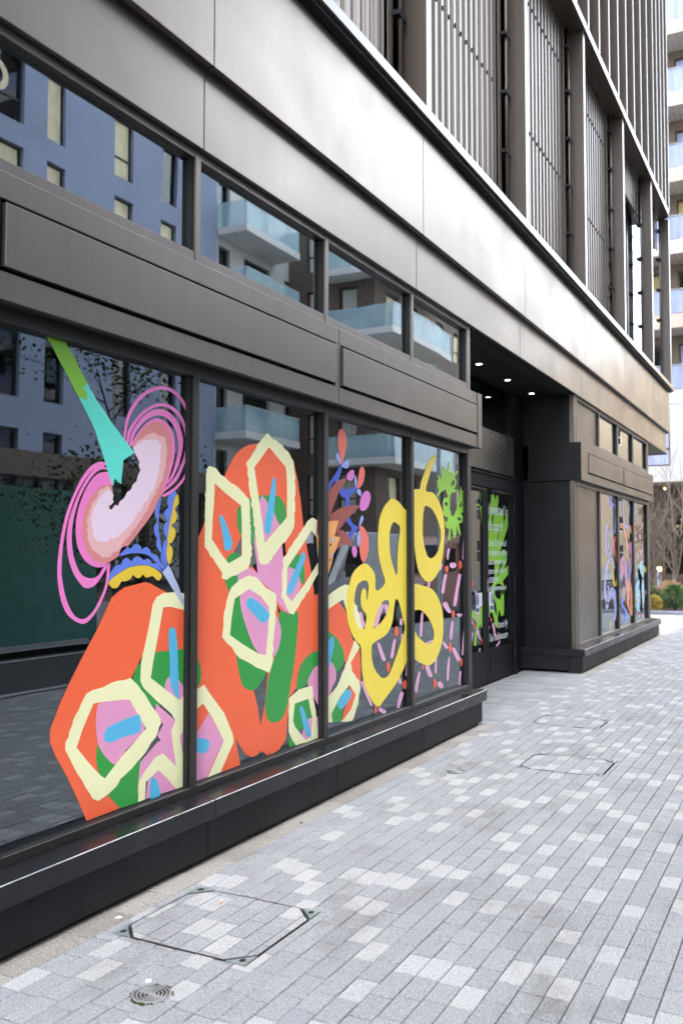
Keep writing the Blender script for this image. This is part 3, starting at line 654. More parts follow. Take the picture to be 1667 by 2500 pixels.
# ---- vinyl artwork on the panes
ART = """m|leaf|3|0|3.046,2.646 3.164,2.646 3.203,2.604 3.234,2.576 3.251,2.545 3.296,2.496 3.316,2.474 3.297,2.458 3.288,2.444 3.311,2.428 3.314,2.394 3.298,2.388 3.289,2.397 3.272,2.397 3.258,2.398 3.232,2.422 3.219,2.442 3.163,2.513 3.137,2.539 3.082,2.608
m|teal|2|0|3.301,2.474 3.319,2.471 3.333,2.448 3.346,2.44 3.378,2.404 3.435,2.357 3.492,2.303 3.59,2.228 3.661,2.172 3.631,2.156 3.577,2.127 3.573,2.087 3.564,2.027 3.566,2.004 3.535,2.015 3.514,2.031 3.508,2.006 3.502,1.99 3.473,2.04 3.439,2.115 3.4,2.194 3.367,2.258 3.308,2.336 3.258,2.398 3.289,2.403 3.288,2.447
m|pink|1|1|3.578,2.234 3.584,2.308 3.613,2.378 3.662,2.443 3.738,2.503 3.812,2.537 3.888,2.556 3.967,2.553 4.048,2.519 4.102,2.469 4.127,2.42 4.133,2.366 4.109,2.411 4.084,2.451 4.031,2.502 3.956,2.534 3.883,2.536 3.818,2.519 3.749,2.486 3.682,2.432 3.633,2.371 3.604,2.304 3.59,2.235
m|pink|1|1|3.598,2.216 3.609,2.277 3.658,2.341 3.729,2.402 3.814,2.445 3.89,2.461 3.968,2.457 4.044,2.42 4.092,2.357 4.11,2.286 4.105,2.22 4.065,2.128 4.008,2.052 3.929,2 3.896,1.982 3.924,2.014 3.996,2.072 4.047,2.141 4.082,2.217 4.087,2.283 4.068,2.347 4.026,2.403 3.957,2.437 3.89,2.445 3.819,2.43 3.74,2.388 3.674,2.329 3.629,2.27 3.615,2.214
m|pink|1|1|3.62,2.206 3.639,2.274 3.689,2.335 3.751,2.387 3.825,2.42 3.896,2.428 3.969,2.41 4.027,2.364 4.063,2.295 4.058,2.222 4.024,2.139 3.974,2.064 3.929,2.028 3.934,2.043 3.973,2.092 4.006,2.167 4.023,2.233 4.016,2.29 3.987,2.344 3.935,2.381 3.88,2.393 3.82,2.385 3.756,2.357 3.695,2.308 3.655,2.259 3.635,2.206
m|pink|1|1|4.154,2.184 4.118,2.169 4.1,2.124 4.054,2.062 3.986,2.011 3.897,1.97 3.886,1.96 3.919,1.964 4.003,2.001 4.072,2.056 4.112,2.114 4.13,2.163
m|pink|1|1|3.635,2.203 3.68,2.271 3.741,2.328 3.799,2.363 3.852,2.375 3.919,2.361 3.972,2.317 3.994,2.244 3.986,2.172 3.958,2.098 3.927,2.032 3.886,1.966 3.842,1.991 3.893,2.206 3.784,2.291
m|salmon|2|0|3.642,2.206 3.69,2.27 3.752,2.325 3.815,2.352 3.864,2.357 3.919,2.339 3.957,2.294 3.969,2.227 3.961,2.162 3.939,2.097 3.909,2.031 3.88,1.966 3.832,1.894 3.78,1.836 3.718,1.78 3.658,1.725 3.599,1.678 3.541,1.638 3.485,1.613 3.429,1.605 3.374,1.623 3.329,1.658 3.302,1.701 3.29,1.757 3.293,1.813 3.307,1.87 3.342,1.922 3.386,1.963 3.441,1.992 3.488,2 3.497,1.983 3.506,1.944 3.5,1.921 3.51,1.912 3.489,1.896 3.473,1.889 3.478,1.874 3.495,1.872 3.518,1.896 3.542,1.894 3.551,1.914 3.585,1.934 3.609,1.967 3.634,1.978 3.649,2.006 3.679,2.028 3.688,2.056 3.708,2.085 3.693,2.111 3.701,2.125 3.682,2.15 3.661,2.172
m|rose|3|0|3.646,2.196 3.669,2.219 3.683,2.24 3.724,2.251 3.747,2.273 3.782,2.284 3.815,2.296 3.848,2.283 3.893,2.283 3.908,2.273 3.913,2.248 3.923,2.225 3.927,2.214 3.923,2.185 3.917,2.17 3.912,2.149 3.916,2.118 3.899,2.101 3.897,2.073 3.887,2.046 3.867,2.031 3.857,2.01 3.836,1.992 3.837,1.976 3.805,1.944 3.792,1.921 3.778,1.9 3.769,1.881 3.74,1.859 3.725,1.837 3.701,1.813 3.682,1.796 3.675,1.784 3.642,1.766 3.637,1.747 3.611,1.735 3.593,1.718 3.571,1.699 3.567,1.681 3.545,1.666 3.504,1.659 3.492,1.638 3.455,1.635 3.431,1.635 3.402,1.652 3.382,1.662 3.362,1.671 3.343,1.701 3.328,1.724 3.33,1.747 3.322,1.769 3.333,1.784 3.32,1.807 3.324,1.824 3.34,1.844 3.336,1.859 3.348,1.87 3.354,1.893 3.374,1.912 3.392,1.929 3.394,1.947 3.406,1.965 3.432,1.972 3.465,1.99 3.506,1.944 3.5,1.921 3.51,1.912 3.489,1.896 3.473,1.889 3.478,1.874 3.495,1.872 3.518,1.896 3.542,1.894 3.551,1.914 3.585,1.934 3.609,1.967 3.634,1.978 3.649,2.006 3.679,2.028 3.688,2.056 3.708,2.085 3.693,2.111 3.701,2.125 3.682,2.15 3.661,2.172
m|pale|4|0|3.652,2.198 3.681,2.218 3.706,2.23 3.735,2.248 3.782,2.252 3.815,2.258 3.846,2.258 3.877,2.229 3.87,2.208 3.864,2.17 3.873,2.149 3.857,2.13 3.862,2.11 3.856,2.087 3.846,2.061 3.831,2.034 3.829,2.021 3.813,1.986 3.792,1.973 3.78,1.954 3.766,1.93 3.734,1.917 3.729,1.895 3.714,1.873 3.686,1.866 3.681,1.849 3.663,1.83 3.639,1.804 3.617,1.788 3.594,1.774 3.568,1.759 3.55,1.74 3.52,1.729 3.487,1.728 3.472,1.716 3.452,1.708 3.412,1.713 3.395,1.715 3.367,1.733 3.364,1.763 3.354,1.785 3.353,1.811 3.35,1.834 3.368,1.865 3.365,1.876 3.388,1.895 3.391,1.908 3.416,1.938 3.439,1.957 3.452,1.961 3.477,1.975 3.506,1.944 3.5,1.921 3.51,1.912 3.489,1.896 3.473,1.889 3.478,1.874 3.495,1.872 3.518,1.896 3.542,1.894 3.551,1.914 3.585,1.934 3.609,1.967 3.634,1.978 3.649,2.006 3.679,2.028 3.688,2.056 3.708,2.085 3.693,2.111 3.701,2.125 3.682,2.15 3.661,2.172
m|pink|1|1|3.482,2.05 3.431,2.054 3.376,2.032 3.323,1.978 3.281,1.906 3.256,1.837 3.249,1.769 3.259,1.695 3.294,1.639 3.339,1.604 3.393,1.587 3.448,1.59 3.485,1.606 3.447,1.613 3.356,1.645 3.319,1.708 3.309,1.77 3.317,1.833 3.351,1.923 3.422,1.984 3.497,1.993
m|pink|1|1|3.463,2.068 3.43,2.085 3.375,2.07 3.314,2.009 3.263,1.936 3.221,1.854 3.197,1.78 3.192,1.706 3.204,1.633 3.235,1.565 3.279,1.515 3.319,1.489 3.368,1.494 3.412,1.524 3.457,1.574 3.485,1.609 3.439,1.584 3.412,1.553 3.376,1.536 3.331,1.537 3.287,1.558 3.252,1.608 3.232,1.664 3.224,1.731 3.231,1.799 3.251,1.868 3.28,1.931 3.332,2.004 3.385,2.052 3.43,2.069
m|pink|1|1|3.45,2.099 3.411,2.104 3.348,2.078 3.287,2.019 3.237,1.941 3.188,1.846 3.157,1.742 3.138,1.633 3.136,1.549 3.149,1.477 3.171,1.415 3.214,1.359 3.296,1.32 3.353,1.336 3.416,1.397 3.466,1.481 3.484,1.548 3.487,1.611 3.468,1.587 3.463,1.542 3.45,1.485 3.393,1.398 3.344,1.355 3.295,1.342 3.242,1.368 3.196,1.438 3.169,1.521 3.161,1.587 3.17,1.699 3.193,1.798 3.229,1.891 3.275,1.968 3.331,2.035 3.384,2.074 3.439,2.087
m|cobalt|2|1|3.997,1.994 4.011,1.984 3.987,1.943 3.976,1.886 3.954,1.828 3.944,1.771 3.933,1.715 3.929,1.658 3.935,1.602 3.924,1.581 3.907,1.623 3.895,1.672 3.902,1.714 3.928,1.736 3.908,1.757 3.899,1.791 3.915,1.82 3.932,1.827 3.907,1.855 3.909,1.883 3.942,1.905 3.93,1.926 3.936,1.955 3.963,1.985
m|gold|2|1|4.015,1.98 4.03,1.953 4.027,1.924 3.999,1.901 4.016,1.866 4.005,1.83 3.966,1.807 4,1.787 4.003,1.751 3.973,1.715 3.95,1.708 3.979,1.68 3.979,1.644 3.957,1.599 3.941,1.606 3.929,1.658 3.936,1.715 3.944,1.771 3.956,1.828 3.976,1.886 3.989,1.943
m|cobalt|2|1|3.88,1.955 3.859,1.943 3.832,1.894 3.827,1.859 3.844,1.825 3.821,1.796 3.829,1.755 3.845,1.735 3.841,1.7 3.863,1.672 3.881,1.658 3.88,1.631 3.897,1.589 3.915,1.578 3.899,1.644 3.878,1.714 3.861,1.783 3.86,1.853 3.873,1.916
m|cobalt|2|1|3.574,1.684 3.609,1.692 3.639,1.678 3.658,1.695 3.684,1.704 3.72,1.689 3.725,1.675 3.761,1.689 3.793,1.672 3.804,1.655 3.847,1.645 3.869,1.617 3.902,1.582 3.908,1.564 3.869,1.589 3.793,1.638 3.72,1.655 3.639,1.655 3.561,1.642 3.558,1.661
m|cobalt|2|1|3.481,1.542 3.504,1.574 3.532,1.596 3.566,1.599 3.58,1.622 3.615,1.632 3.645,1.615 3.67,1.635 3.705,1.638 3.741,1.621 3.773,1.628 3.799,1.614 3.81,1.6 3.842,1.603 3.875,1.582 3.892,1.554 3.848,1.572 3.773,1.593 3.701,1.594 3.62,1.582 3.543,1.553 3.482,1.519
m|gold|2|1|3.482,1.516 3.543,1.55 3.62,1.58 3.701,1.592 3.773,1.591 3.842,1.57 3.89,1.54 3.876,1.516 3.854,1.512 3.816,1.535 3.785,1.532 3.758,1.53 3.737,1.546 3.717,1.53 3.686,1.529 3.659,1.545 3.641,1.525 3.602,1.514 3.572,1.514 3.549,1.488 3.515,1.481 3.487,1.496
m|paleblue|7|0|3.892,1.554 3.941,1.592 3.963,1.574 3.992,1.531 4.039,1.466 4.08,1.392 4.087,1.363 4.063,1.379 4.005,1.438 3.948,1.497
m|orange|1|0|3.753,1.506 3.799,1.497 3.838,1.481 3.934,1.444 4.127,1.43 4.131,1.124 3.835,1.131 3.736,1.125 3.649,1.014 3.653,0.788 3.559,0.456 3.581,0.387 3.347,0.384 3.294,0.482 3.218,0.613 3.138,0.734 3.105,0.8 3.104,0.847 3.115,0.875 3.129,0.899 3.163,0.963 3.222,1.052 3.307,1.167 3.396,1.278 3.501,1.435 3.542,1.459 3.598,1.484 3.685,1.496
m|green|2|0|4.14,1.128 4.142,0.917 4.074,0.926 3.863,0.843 3.816,0.86 3.739,0.939 3.664,1.017 3.692,1.071 3.729,1.097 3.827,1.136
m|green|2|0|4.211,1.068 4.238,1.023 4.248,0.979 4.239,0.926 4.213,0.896
m|green|2|0|3.412,0.736 3.459,0.672 3.549,0.608 3.468,0.55 3.421,0.597 3.404,0.664
m|green|2|0|3.766,0.608 3.671,0.574 3.49,0.472 3.581,0.387 3.718,0.383 3.746,0.5
m|mauve|3|1|3.428,0.93 3.537,0.928 3.636,0.915 3.764,0.755 3.683,0.696 3.612,0.661 3.549,0.608 3.473,0.66 3.418,0.734 3.401,0.829 3.406,0.892
m|mauve|3|0|3.85,0.865 3.927,0.813 4.017,0.749 3.985,0.703 3.994,0.63 4.026,0.502 3.898,0.562 3.746,0.5 3.71,0.431 3.729,0.581 3.789,0.618 3.869,0.663 3.894,0.663 3.865,0.698 3.912,0.745 3.848,0.825
m|mauve|3|1|3.957,0.992 3.925,0.955 3.942,0.912 4.049,0.852 4.129,0.907 4.074,0.936 4.023,0.984
m|mauve|3|0|3.871,0.518 3.791,0.481 3.774,0.387 4.039,0.381 3.948,0.467
m|mauve|5|1|4.06,0.664 4.145,0.697 4.147,0.561 4.096,0.547 4.074,0.615
m|cream|4|0|3.332,0.986 3.371,0.997 3.414,1 3.454,1.002 3.503,1.016 3.547,1.021 3.599,1.018 3.649,1.022 3.705,0.98 3.732,0.951 3.765,0.922 3.787,0.893 3.814,0.86 3.847,0.829 3.877,0.798 3.896,0.757 3.877,0.737 3.867,0.711 3.852,0.689 3.814,0.668 3.792,0.645 3.764,0.622 3.73,0.602 3.701,0.588 3.67,0.567 3.638,0.554 3.612,0.542 3.58,0.53 3.556,0.504 3.52,0.487 3.488,0.475 3.424,0.46 3.384,0.48 3.363,0.51 3.334,0.545 3.317,0.574 3.293,0.604 3.269,0.635 3.249,0.668 3.232,0.696 3.199,0.746 3.201,0.782 3.219,0.801 3.225,0.827 3.241,0.85 3.249,0.875 3.263,0.895 3.284,0.918 3.297,0.941 3.318,0.968|3.382,0.932 3.455,0.931 3.607,0.92 3.644,0.912 3.772,0.749 3.698,0.703 3.584,0.638 3.468,0.558 3.434,0.581 3.355,0.656 3.273,0.743 3.313,0.825
m|cream|4|0|4.136,1.429 4,1.445 3.902,1.443 3.847,1.425 3.816,1.387 3.794,1.298 3.758,1.182 3.729,1.097 3.723,1 3.746,0.963 3.847,0.885 3.976,0.796 4.017,0.749 3.98,0.704 3.994,0.63 4.026,0.502 3.914,0.594 3.851,0.587 3.76,0.526 3.719,0.487 3.715,0.384 3.77,0.386 3.776,0.474 3.876,0.514 3.948,0.457 4.027,0.381 4.149,0.381 4.147,0.537 4.087,0.551 4.069,0.616 4.057,0.66 4.145,0.692 4.142,0.912 4.049,0.855 3.806,1.005 3.828,1.097 3.873,1.253 3.903,1.367 3.968,1.367 4.085,1.342 4.139,1.149
m|sky|5|1|3.478,0.798 3.581,0.818 3.696,0.829 3.726,0.815 3.73,0.756 3.705,0.736 3.596,0.735 3.499,0.724 3.458,0.755
m|sky|5|1|3.956,1.247 3.986,1.253 4.011,1.238 4.029,1.138 4.035,1.034 4.044,0.889 4.027,0.87 3.99,0.916 3.965,0.981 3.964,1.083 3.951,1.176
m|sky|6|1|4.086,0.624 4.129,0.642 4.252,0.615 4.325,0.586 4.316,0.539 4.271,0.526 4.182,0.554 4.112,0.577
m|sky|5|1|3.814,0.481 3.845,0.479 3.869,0.454 3.893,0.384 3.854,0.378 3.811,0.383
m|orange|1|0|4.203,1.313 4.198,1.725 4.266,1.828 4.316,1.901 4.367,1.971 4.429,2.06 4.481,2.138 4.535,2.205 4.568,2.243 4.613,2.276 4.658,2.303 4.727,2.327 4.822,2.345 4.944,2.383 5.205,2.329 5.273,2.251 5.315,2.162 5.358,2.024 5.394,1.862 5.43,1.748 5.503,1.547 5.54,1.424 5.555,1.366 5.668,1.387 5.668,1.371 5.669,0.99 5.325,0.767 5.214,0.707 5.191,0.537 5.179,0.452 5.143,0.422 5.096,0.394 5.015,0.382 4.936,0.388 4.902,0.418 4.88,0.413 4.864,0.431 4.836,0.407 4.772,0.406 4.698,0.439 4.636,0.502 4.595,0.555 4.647,0.385 4.21,0.383|4.79,0.809 4.899,0.893 4.954,0.908 4.933,0.817 4.922,0.723 4.868,0.583 4.834,0.712|4.366,2.062 4.413,2.041 4.362,1.97|4.557,1.655 4.649,1.763 4.647,1.639 4.585,1.658|4.755,1.713 4.785,1.707 4.816,1.603 4.828,1.531 4.78,1.568 4.722,1.578|5.121,1.717 5.154,1.744 5.175,1.641 5.135,1.635|5.052,1.325 5.104,1.289 5.085,1.261
m|green|2|1|4.627,1.946 4.736,1.997 4.824,2.018 4.934,2.026 5.048,2.031 5.113,2.01 5.153,1.971 5.169,1.896 5.075,1.825 4.924,1.735 4.789,1.707 4.755,1.713 4.651,1.763 4.611,1.8 4.597,1.856 4.599,1.913
m|green|2|1|4.492,1.618 4.519,1.649 4.585,1.66 4.652,1.636 4.509,1.596
m|green|2|0|4.466,1.507 4.608,1.532 4.638,1.41 4.755,1.166 4.864,1.027 4.943,0.923 4.899,0.869 4.822,0.819 4.779,0.813 4.737,0.819 4.69,0.839 4.663,0.857 4.632,0.924 4.6,1.03 4.519,1.172 4.516,1.432 4.476,1.489
m|green|2|1|5.091,1.276 5.211,1.257 5.323,1.263 5.324,1.148 5.287,0.949 5.238,0.803 5.19,0.66 5.13,0.589 5.048,0.574 4.968,0.597 4.929,0.662 4.929,0.746 4.966,0.885 5.023,0.975 5.068,1.069
m|green|2|1|5.317,1.655 5.388,1.613 5.416,1.527 5.417,1.449 5.36,1.465 5.188,1.559 5.235,1.6
m|green|2|1|5.493,0.967 5.6,0.976 5.614,0.889 5.546,0.844 5.467,0.775 5.325,0.742 5.313,0.794 5.35,0.891 5.414,0.936
m|green|2|1|5.263,0.662 5.467,0.665 5.52,0.548 5.494,0.5 5.416,0.474 5.314,0.485 5.264,0.537
m|green|2|0|5.196,0.461 5.314,0.384 5.216,0.384
m|mauve|3|1|4.879,2.018 4.849,1.977 4.849,1.898 4.924,1.728 5.082,1.825 5.049,1.878 5.017,1.924 4.947,1.975
m|mauve|3|0|4.784,1.791 4.858,1.589 4.95,1.595 5.115,1.717 5.135,1.614 5.117,1.431 5.156,1.354 5.224,1.262 5.157,1.279 5.078,1.331 5.014,1.407 4.901,1.464 4.757,1.516 4.609,1.472 4.608,1.529 4.664,1.55 4.71,1.568 4.757,1.561 4.828,1.531 4.816,1.603 4.789,1.7
m|mauve|3|1|5.189,1.552 5.249,1.557 5.318,1.529 5.363,1.458 5.346,1.409 5.243,1.337 5.183,1.367
m|mauve|3|1|4.638,1.41 4.731,1.436 4.862,1.396 4.974,1.319 4.953,1.175 4.927,1.015 4.853,1.028 4.777,1.094 4.712,1.192 4.649,1.312
m|mauve|3|1|5.044,1.254 5.11,1.164 5.092,1.067 5.022,0.994 4.999,1.111
m|mauve|3|0|4.207,0.65 4.323,0.743 4.437,0.605 4.472,0.56 4.401,0.491 4.309,0.385 4.21,0.385
m|mauve|3|1|5.587,0.879 5.669,0.83 5.67,0.564 5.547,0.661 5.462,0.763 5.493,0.824
m|mauve|3|1|5.468,0.53 5.534,0.5 5.5,0.396 5.403,0.387 5.37,0.431
m|mauve|3|0|5.574,0.526 5.67,0.517 5.67,0.372 5.607,0.37
m|cream|4|0|4.308,2.16 4.371,2.154 4.387,2.146 4.402,2.135 4.425,2.118 4.46,2.11 4.477,2.103 4.506,2.087 4.532,2.077 4.567,2.069 4.598,2.061 4.619,2.049 4.641,2.037 4.671,2.024 4.696,2.005 4.727,1.993 4.734,1.974 4.735,1.952 4.739,1.933 4.736,1.912 4.74,1.893 4.738,1.878 4.745,1.858 4.736,1.842 4.749,1.823 4.744,1.802 4.753,1.787 4.748,1.768 4.745,1.746 4.747,1.727 4.751,1.716 4.763,1.689 4.756,1.67 4.762,1.647 4.746,1.625 4.746,1.605 4.733,1.582 4.714,1.563 4.688,1.554 4.646,1.544 4.625,1.536 4.588,1.523 4.554,1.521 4.522,1.511 4.493,1.499 4.441,1.508 4.446,1.539 4.43,1.553 4.412,1.57 4.39,1.589 4.37,1.607 4.356,1.625 4.328,1.637 4.317,1.653 4.302,1.67 4.281,1.685 4.271,1.693 4.27,1.716 4.274,1.728 4.268,1.751 4.272,1.764 4.27,1.785 4.271,1.802 4.268,1.818 4.268,1.831 4.273,1.849 4.268,1.87 4.272,1.891 4.271,1.902 4.275,1.921 4.27,1.94 4.277,1.958 4.273,1.98 4.269,1.992 4.281,2.016 4.281,2.033 4.281,2.048 4.279,2.067 4.28,2.086 4.279,2.106 4.284,2.12 4.284,2.139|4.366,2.062 4.472,2.013 4.638,1.947 4.648,1.858 4.65,1.642 4.585,1.62 4.509,1.596 4.433,1.655 4.34,1.739 4.347,1.848 4.362,1.97
m|cream|4|0|4.925,2.424 4.958,2.418 4.99,2.398 5.026,2.391 5.052,2.388 5.079,2.376 5.119,2.371 5.133,2.353 5.158,2.341 5.188,2.333 5.214,2.316 5.225,2.3 5.247,2.285 5.265,2.269 5.269,2.252 5.268,2.228 5.275,2.2 5.281,2.184 5.289,2.163 5.277,2.134 5.29,2.115 5.291,2.098 5.291,2.071 5.288,2.048 5.28,2.031 5.281,2.006 5.289,1.984 5.284,1.962 5.29,1.942 5.275,1.927 5.276,1.906 5.28,1.887 5.279,1.865 5.273,1.842 5.264,1.823 5.236,1.792 5.216,1.777 5.186,1.752 5.165,1.734 5.131,1.724 5.099,1.701 5.078,1.689 5.056,1.67 5.034,1.654 5.009,1.641 4.997,1.619 4.97,1.608 4.947,1.588 4.909,1.587 4.865,1.586 4.835,1.615 4.835,1.636 4.83,1.662 4.82,1.677 4.81,1.704 4.806,1.721 4.805,1.739 4.803,1.759 4.795,1.773 4.793,1.79 4.795,1.814 4.782,1.83 4.78,1.85 4.78,1.87 4.77,1.888 4.772,1.903 4.769,1.925 4.761,1.94 4.747,1.956 4.754,1.982 4.75,1.995 4.74,2.016 4.731,2.039 4.729,2.052 4.722,2.074 4.719,2.093 4.725,2.112 4.712,2.135 4.705,2.154 4.713,2.172 4.699,2.194 4.695,2.214 4.733,2.244 4.75,2.257 4.767,2.281 4.786,2.293 4.805,2.319 4.815,2.336 4.846,2.356 4.864,2.375 4.897,2.397|4.955,2.336 5.165,2.224 5.179,2.118 5.18,1.896 4.912,1.724 4.849,1.963 4.785,2.192
m|cream|4|0|5.517,1.905 5.555,1.898 5.587,1.885 5.604,1.856 5.632,1.836 5.655,1.81 5.652,1.788 5.652,1.764 5.653,1.745 5.66,1.728 5.656,1.707 5.664,1.685 5.66,1.666 5.662,1.646 5.659,1.621 5.661,1.601 5.661,1.583 5.668,1.558 5.64,1.535 5.611,1.521 5.585,1.501 5.561,1.481 5.536,1.459 5.514,1.44 5.499,1.424 5.481,1.404 5.45,1.388 5.426,1.378 5.418,1.362 5.38,1.34 5.359,1.326 5.348,1.313 5.317,1.287 5.294,1.273 5.27,1.249 5.207,1.263 5.199,1.281 5.172,1.301 5.171,1.315 5.151,1.332 5.14,1.352 5.115,1.368 5.11,1.391 5.123,1.409 5.12,1.427 5.12,1.449 5.12,1.475 5.121,1.494 5.116,1.514 5.119,1.533 5.129,1.551 5.133,1.575 5.13,1.591 5.127,1.611 5.142,1.63 5.174,1.648 5.193,1.669 5.207,1.688 5.236,1.706 5.255,1.719 5.272,1.74 5.291,1.752 5.324,1.771 5.34,1.792 5.367,1.804 5.387,1.825 5.411,1.839 5.429,1.857 5.45,1.876|5.509,1.814 5.579,1.772 5.607,1.597 5.417,1.449 5.243,1.337 5.176,1.381 5.188,1.562 5.317,1.662 5.43,1.748
m|cream|4|0|4.725,1.521 4.821,1.506 4.866,1.475 4.924,1.439 4.986,1.417 5.052,1.392 5.051,1.35 5.056,1.312 5.04,1.281 5.042,1.244 5.04,1.21 5.03,1.181 5.024,1.148 5.022,1.115 5.008,1.074 5.022,1.045 5.005,1.008 5.016,0.979 4.994,0.933 4.967,0.899 4.885,0.928 4.82,0.947 4.759,0.976 4.698,1.001 4.633,1.024 4.582,1.06 4.554,1.093 4.492,1.13 4.448,1.166 4.455,1.198 4.463,1.234 4.461,1.27 4.465,1.307 4.484,1.341 4.491,1.373 4.515,1.418 4.542,1.454 4.625,1.495|4.731,1.436 4.862,1.39 4.963,1.313 4.953,1.175 4.927,1.015 4.842,1.031 4.671,1.103 4.529,1.172 4.548,1.283 4.577,1.384
m|cream|4|0|4.276,0.911 4.322,0.862 4.397,0.792 4.475,0.72 4.564,0.583 4.575,0.536 4.44,0.385 4.314,0.381 4.472,0.56 4.361,0.705 4.268,0.805 4.205,0.784 4.204,0.894
m|cream|4|0|5.525,0.747 5.533,0.702 5.537,0.66 5.555,0.617 5.575,0.566 5.581,0.528 5.587,0.477 5.603,0.425 5.607,0.378 5.522,0.377 5.444,0.375 5.364,0.381 5.303,0.381 5.249,0.432 5.208,0.487 5.207,0.531 5.209,0.582 5.205,0.625 5.212,0.665 5.209,0.704 5.276,0.726 5.335,0.744 5.427,0.748|5.467,0.665 5.52,0.535 5.508,0.401 5.429,0.395 5.289,0.508 5.264,0.55 5.288,0.659
m|cream|4|0|5.669,1.07 5.669,0.856 5.645,0.727 5.601,0.653 5.622,0.862
m|sky|5|1|4.41,1.872 4.441,1.875 4.468,1.852 4.529,1.761 4.549,1.717 4.529,1.68 4.497,1.672 4.465,1.685 4.448,1.759
m|sky|5|1|4.996,2.136 5.015,2.142 5.041,2.122 5.035,2.04 5.011,1.904 4.973,1.795 4.948,1.778 4.911,1.794 4.905,1.847 4.947,1.968
m|sky|5|1|5.387,1.666 5.416,1.648 5.423,1.62 5.277,1.425 5.236,1.392 5.189,1.387 5.183,1.422 5.277,1.544
m|sky|5|1|4.742,1.383 4.818,1.362 4.952,1.284 4.963,1.247 4.896,1.218 4.819,1.255 4.711,1.332 4.7,1.361
m|sky|5|1|5.351,0.618 5.39,0.621 5.442,0.547 5.508,0.42 5.468,0.408 5.416,0.461
m|brown|6|1|5.682,2.063 5.682,1.767 5.621,1.795 5.579,1.779 5.584,1.867 5.613,1.964
m|tan|7|0|5.579,1.779 5.637,1.799 5.682,1.774 5.683,1.508 5.652,1.516 5.622,1.597 5.591,1.707
m|brown|6|1|5.744,2.076 5.819,2.146 5.896,2.187 6.031,2.217 6.006,2.18 5.912,2.101 5.85,2.025 5.789,1.936 5.744,1.892
m|brown|6|1|5.744,1.899 5.85,1.96 5.959,1.994 6.104,2.017 6.245,2.023 6.22,1.998 6.103,1.941 6.006,1.885 5.927,1.832 5.85,1.773 5.744,1.799
m|brown|6|1|5.834,1.77 5.936,1.827 6.011,1.815 6.088,1.774 6.119,1.711 6.042,1.721 5.951,1.713 5.863,1.675 5.82,1.641
m|tan|7|0|5.744,1.884 5.804,1.891 5.912,1.897 5.873,1.838 5.85,1.794 5.848,1.78 5.936,1.777 5.877,1.702 5.834,1.654 5.805,1.587 5.756,1.513 5.735,1.514
m|cobalt|8|0|5.845,1.753 5.838,1.741 5.82,1.736 5.801,1.741 5.794,1.752 5.801,1.764 5.819,1.769 5.838,1.765
m|cobalt|8|0|5.826,1.644 5.821,1.636 5.808,1.633 5.795,1.636 5.79,1.644 5.795,1.652 5.808,1.656 5.821,1.652
m|pale|9|0|5.836,1.753 5.831,1.746 5.82,1.743 5.808,1.745 5.803,1.753 5.808,1.76 5.819,1.763 5.831,1.76
m|pale|9|0|5.819,1.644 5.816,1.64 5.808,1.638 5.801,1.64 5.797,1.644 5.801,1.649 5.808,1.651 5.816,1.649
m|dark|8|0|5.8,1.719 5.795,1.711 5.784,1.708 5.772,1.711 5.768,1.718 5.772,1.726 5.784,1.729 5.795,1.726
m|dark|8|0|5.792,1.611 5.789,1.605 5.78,1.603 5.771,1.605 5.767,1.611 5.771,1.616 5.78,1.619 5.789,1.616
m|royal|3|1|5.744,2.148 5.85,2.227 5.943,2.308 5.967,2.299 5.92,2.203 5.873,2.164 5.85,2.184 5.789,2.129 5.744,2.091
m|royal|3|1|5.951,2.151 5.991,2.135 6.071,2.136 6.137,2.152 6.187,2.161 6.212,2.145 6.137,2.107 6.087,2.081 6.079,2.014 6.014,2.007 6.022,2.063 5.951,2.077 5.927,2.109
m|royal|3|1|6.03,1.901 6.087,1.925 6.136,1.882 6.22,1.862 6.245,1.851 6.203,1.831 6.103,1.762 6.046,1.783 6.12,1.837 6.071,1.873
m|coral|4|1|5.946,2.576 5.999,2.564 6.036,2.517 6.039,2.457 6.007,2.387 5.962,2.309 5.935,2.366 5.904,2.443 5.899,2.508 5.915,2.554
m|coral|4|1|6.297,2.329 6.341,2.304 6.341,2.25 6.297,2.185 6.212,2.149 6.229,2.226 6.254,2.297
m|coral|4|1|6.261,1.867 6.335,1.851 6.393,1.801 6.417,1.735 6.4,1.655 6.359,1.604 6.318,1.591 6.277,1.619 6.253,1.691 6.253,1.784
m|violet|7|1|6.12,2.287 6.162,2.274 6.153,2.228 6.096,2.201 6.039,2.216 6.047,2.25
m|violet|7|1|6.375,2.145 6.437,2.124 6.442,2.078 6.392,2.013 6.314,1.984 6.262,1.996 6.254,2.03 6.288,2.1
m|violet|7|1|6.158,1.715 6.205,1.69 6.205,1.655 6.181,1.625 6.142,1.641 6.119,1.69
m|peri|5|1|5.888,2.394 5.919,2.379 5.951,2.316 5.904,2.326 5.865,2.359
m|peri|5|1|6.047,2.358 6.079,2.334 6.063,2.296 6.007,2.29 5.962,2.306
m|peri|5|1|6.178,2.249 6.207,2.217 6.2,2.156 6.167,2.191
m|peri|5|1|6.246,2.151 6.285,2.123 6.263,2.095 6.203,2.126
m|peri|5|1|6.296,1.948 6.322,1.926 6.288,1.886 6.245,1.859 6.262,1.916
m|peri|5|1|6.245,1.834 6.269,1.763 6.229,1.708 6.205,1.762
m|orange|1|0|5.734,1.273 5.84,1.294 5.917,1.301 5.972,1.269 6.029,1.225 6.074,1.107 6.144,1.008 6.25,0.951 6.274,0.805 6.269,0.678 6.19,0.614 6.109,0.771 5.995,0.876 5.734,1.062
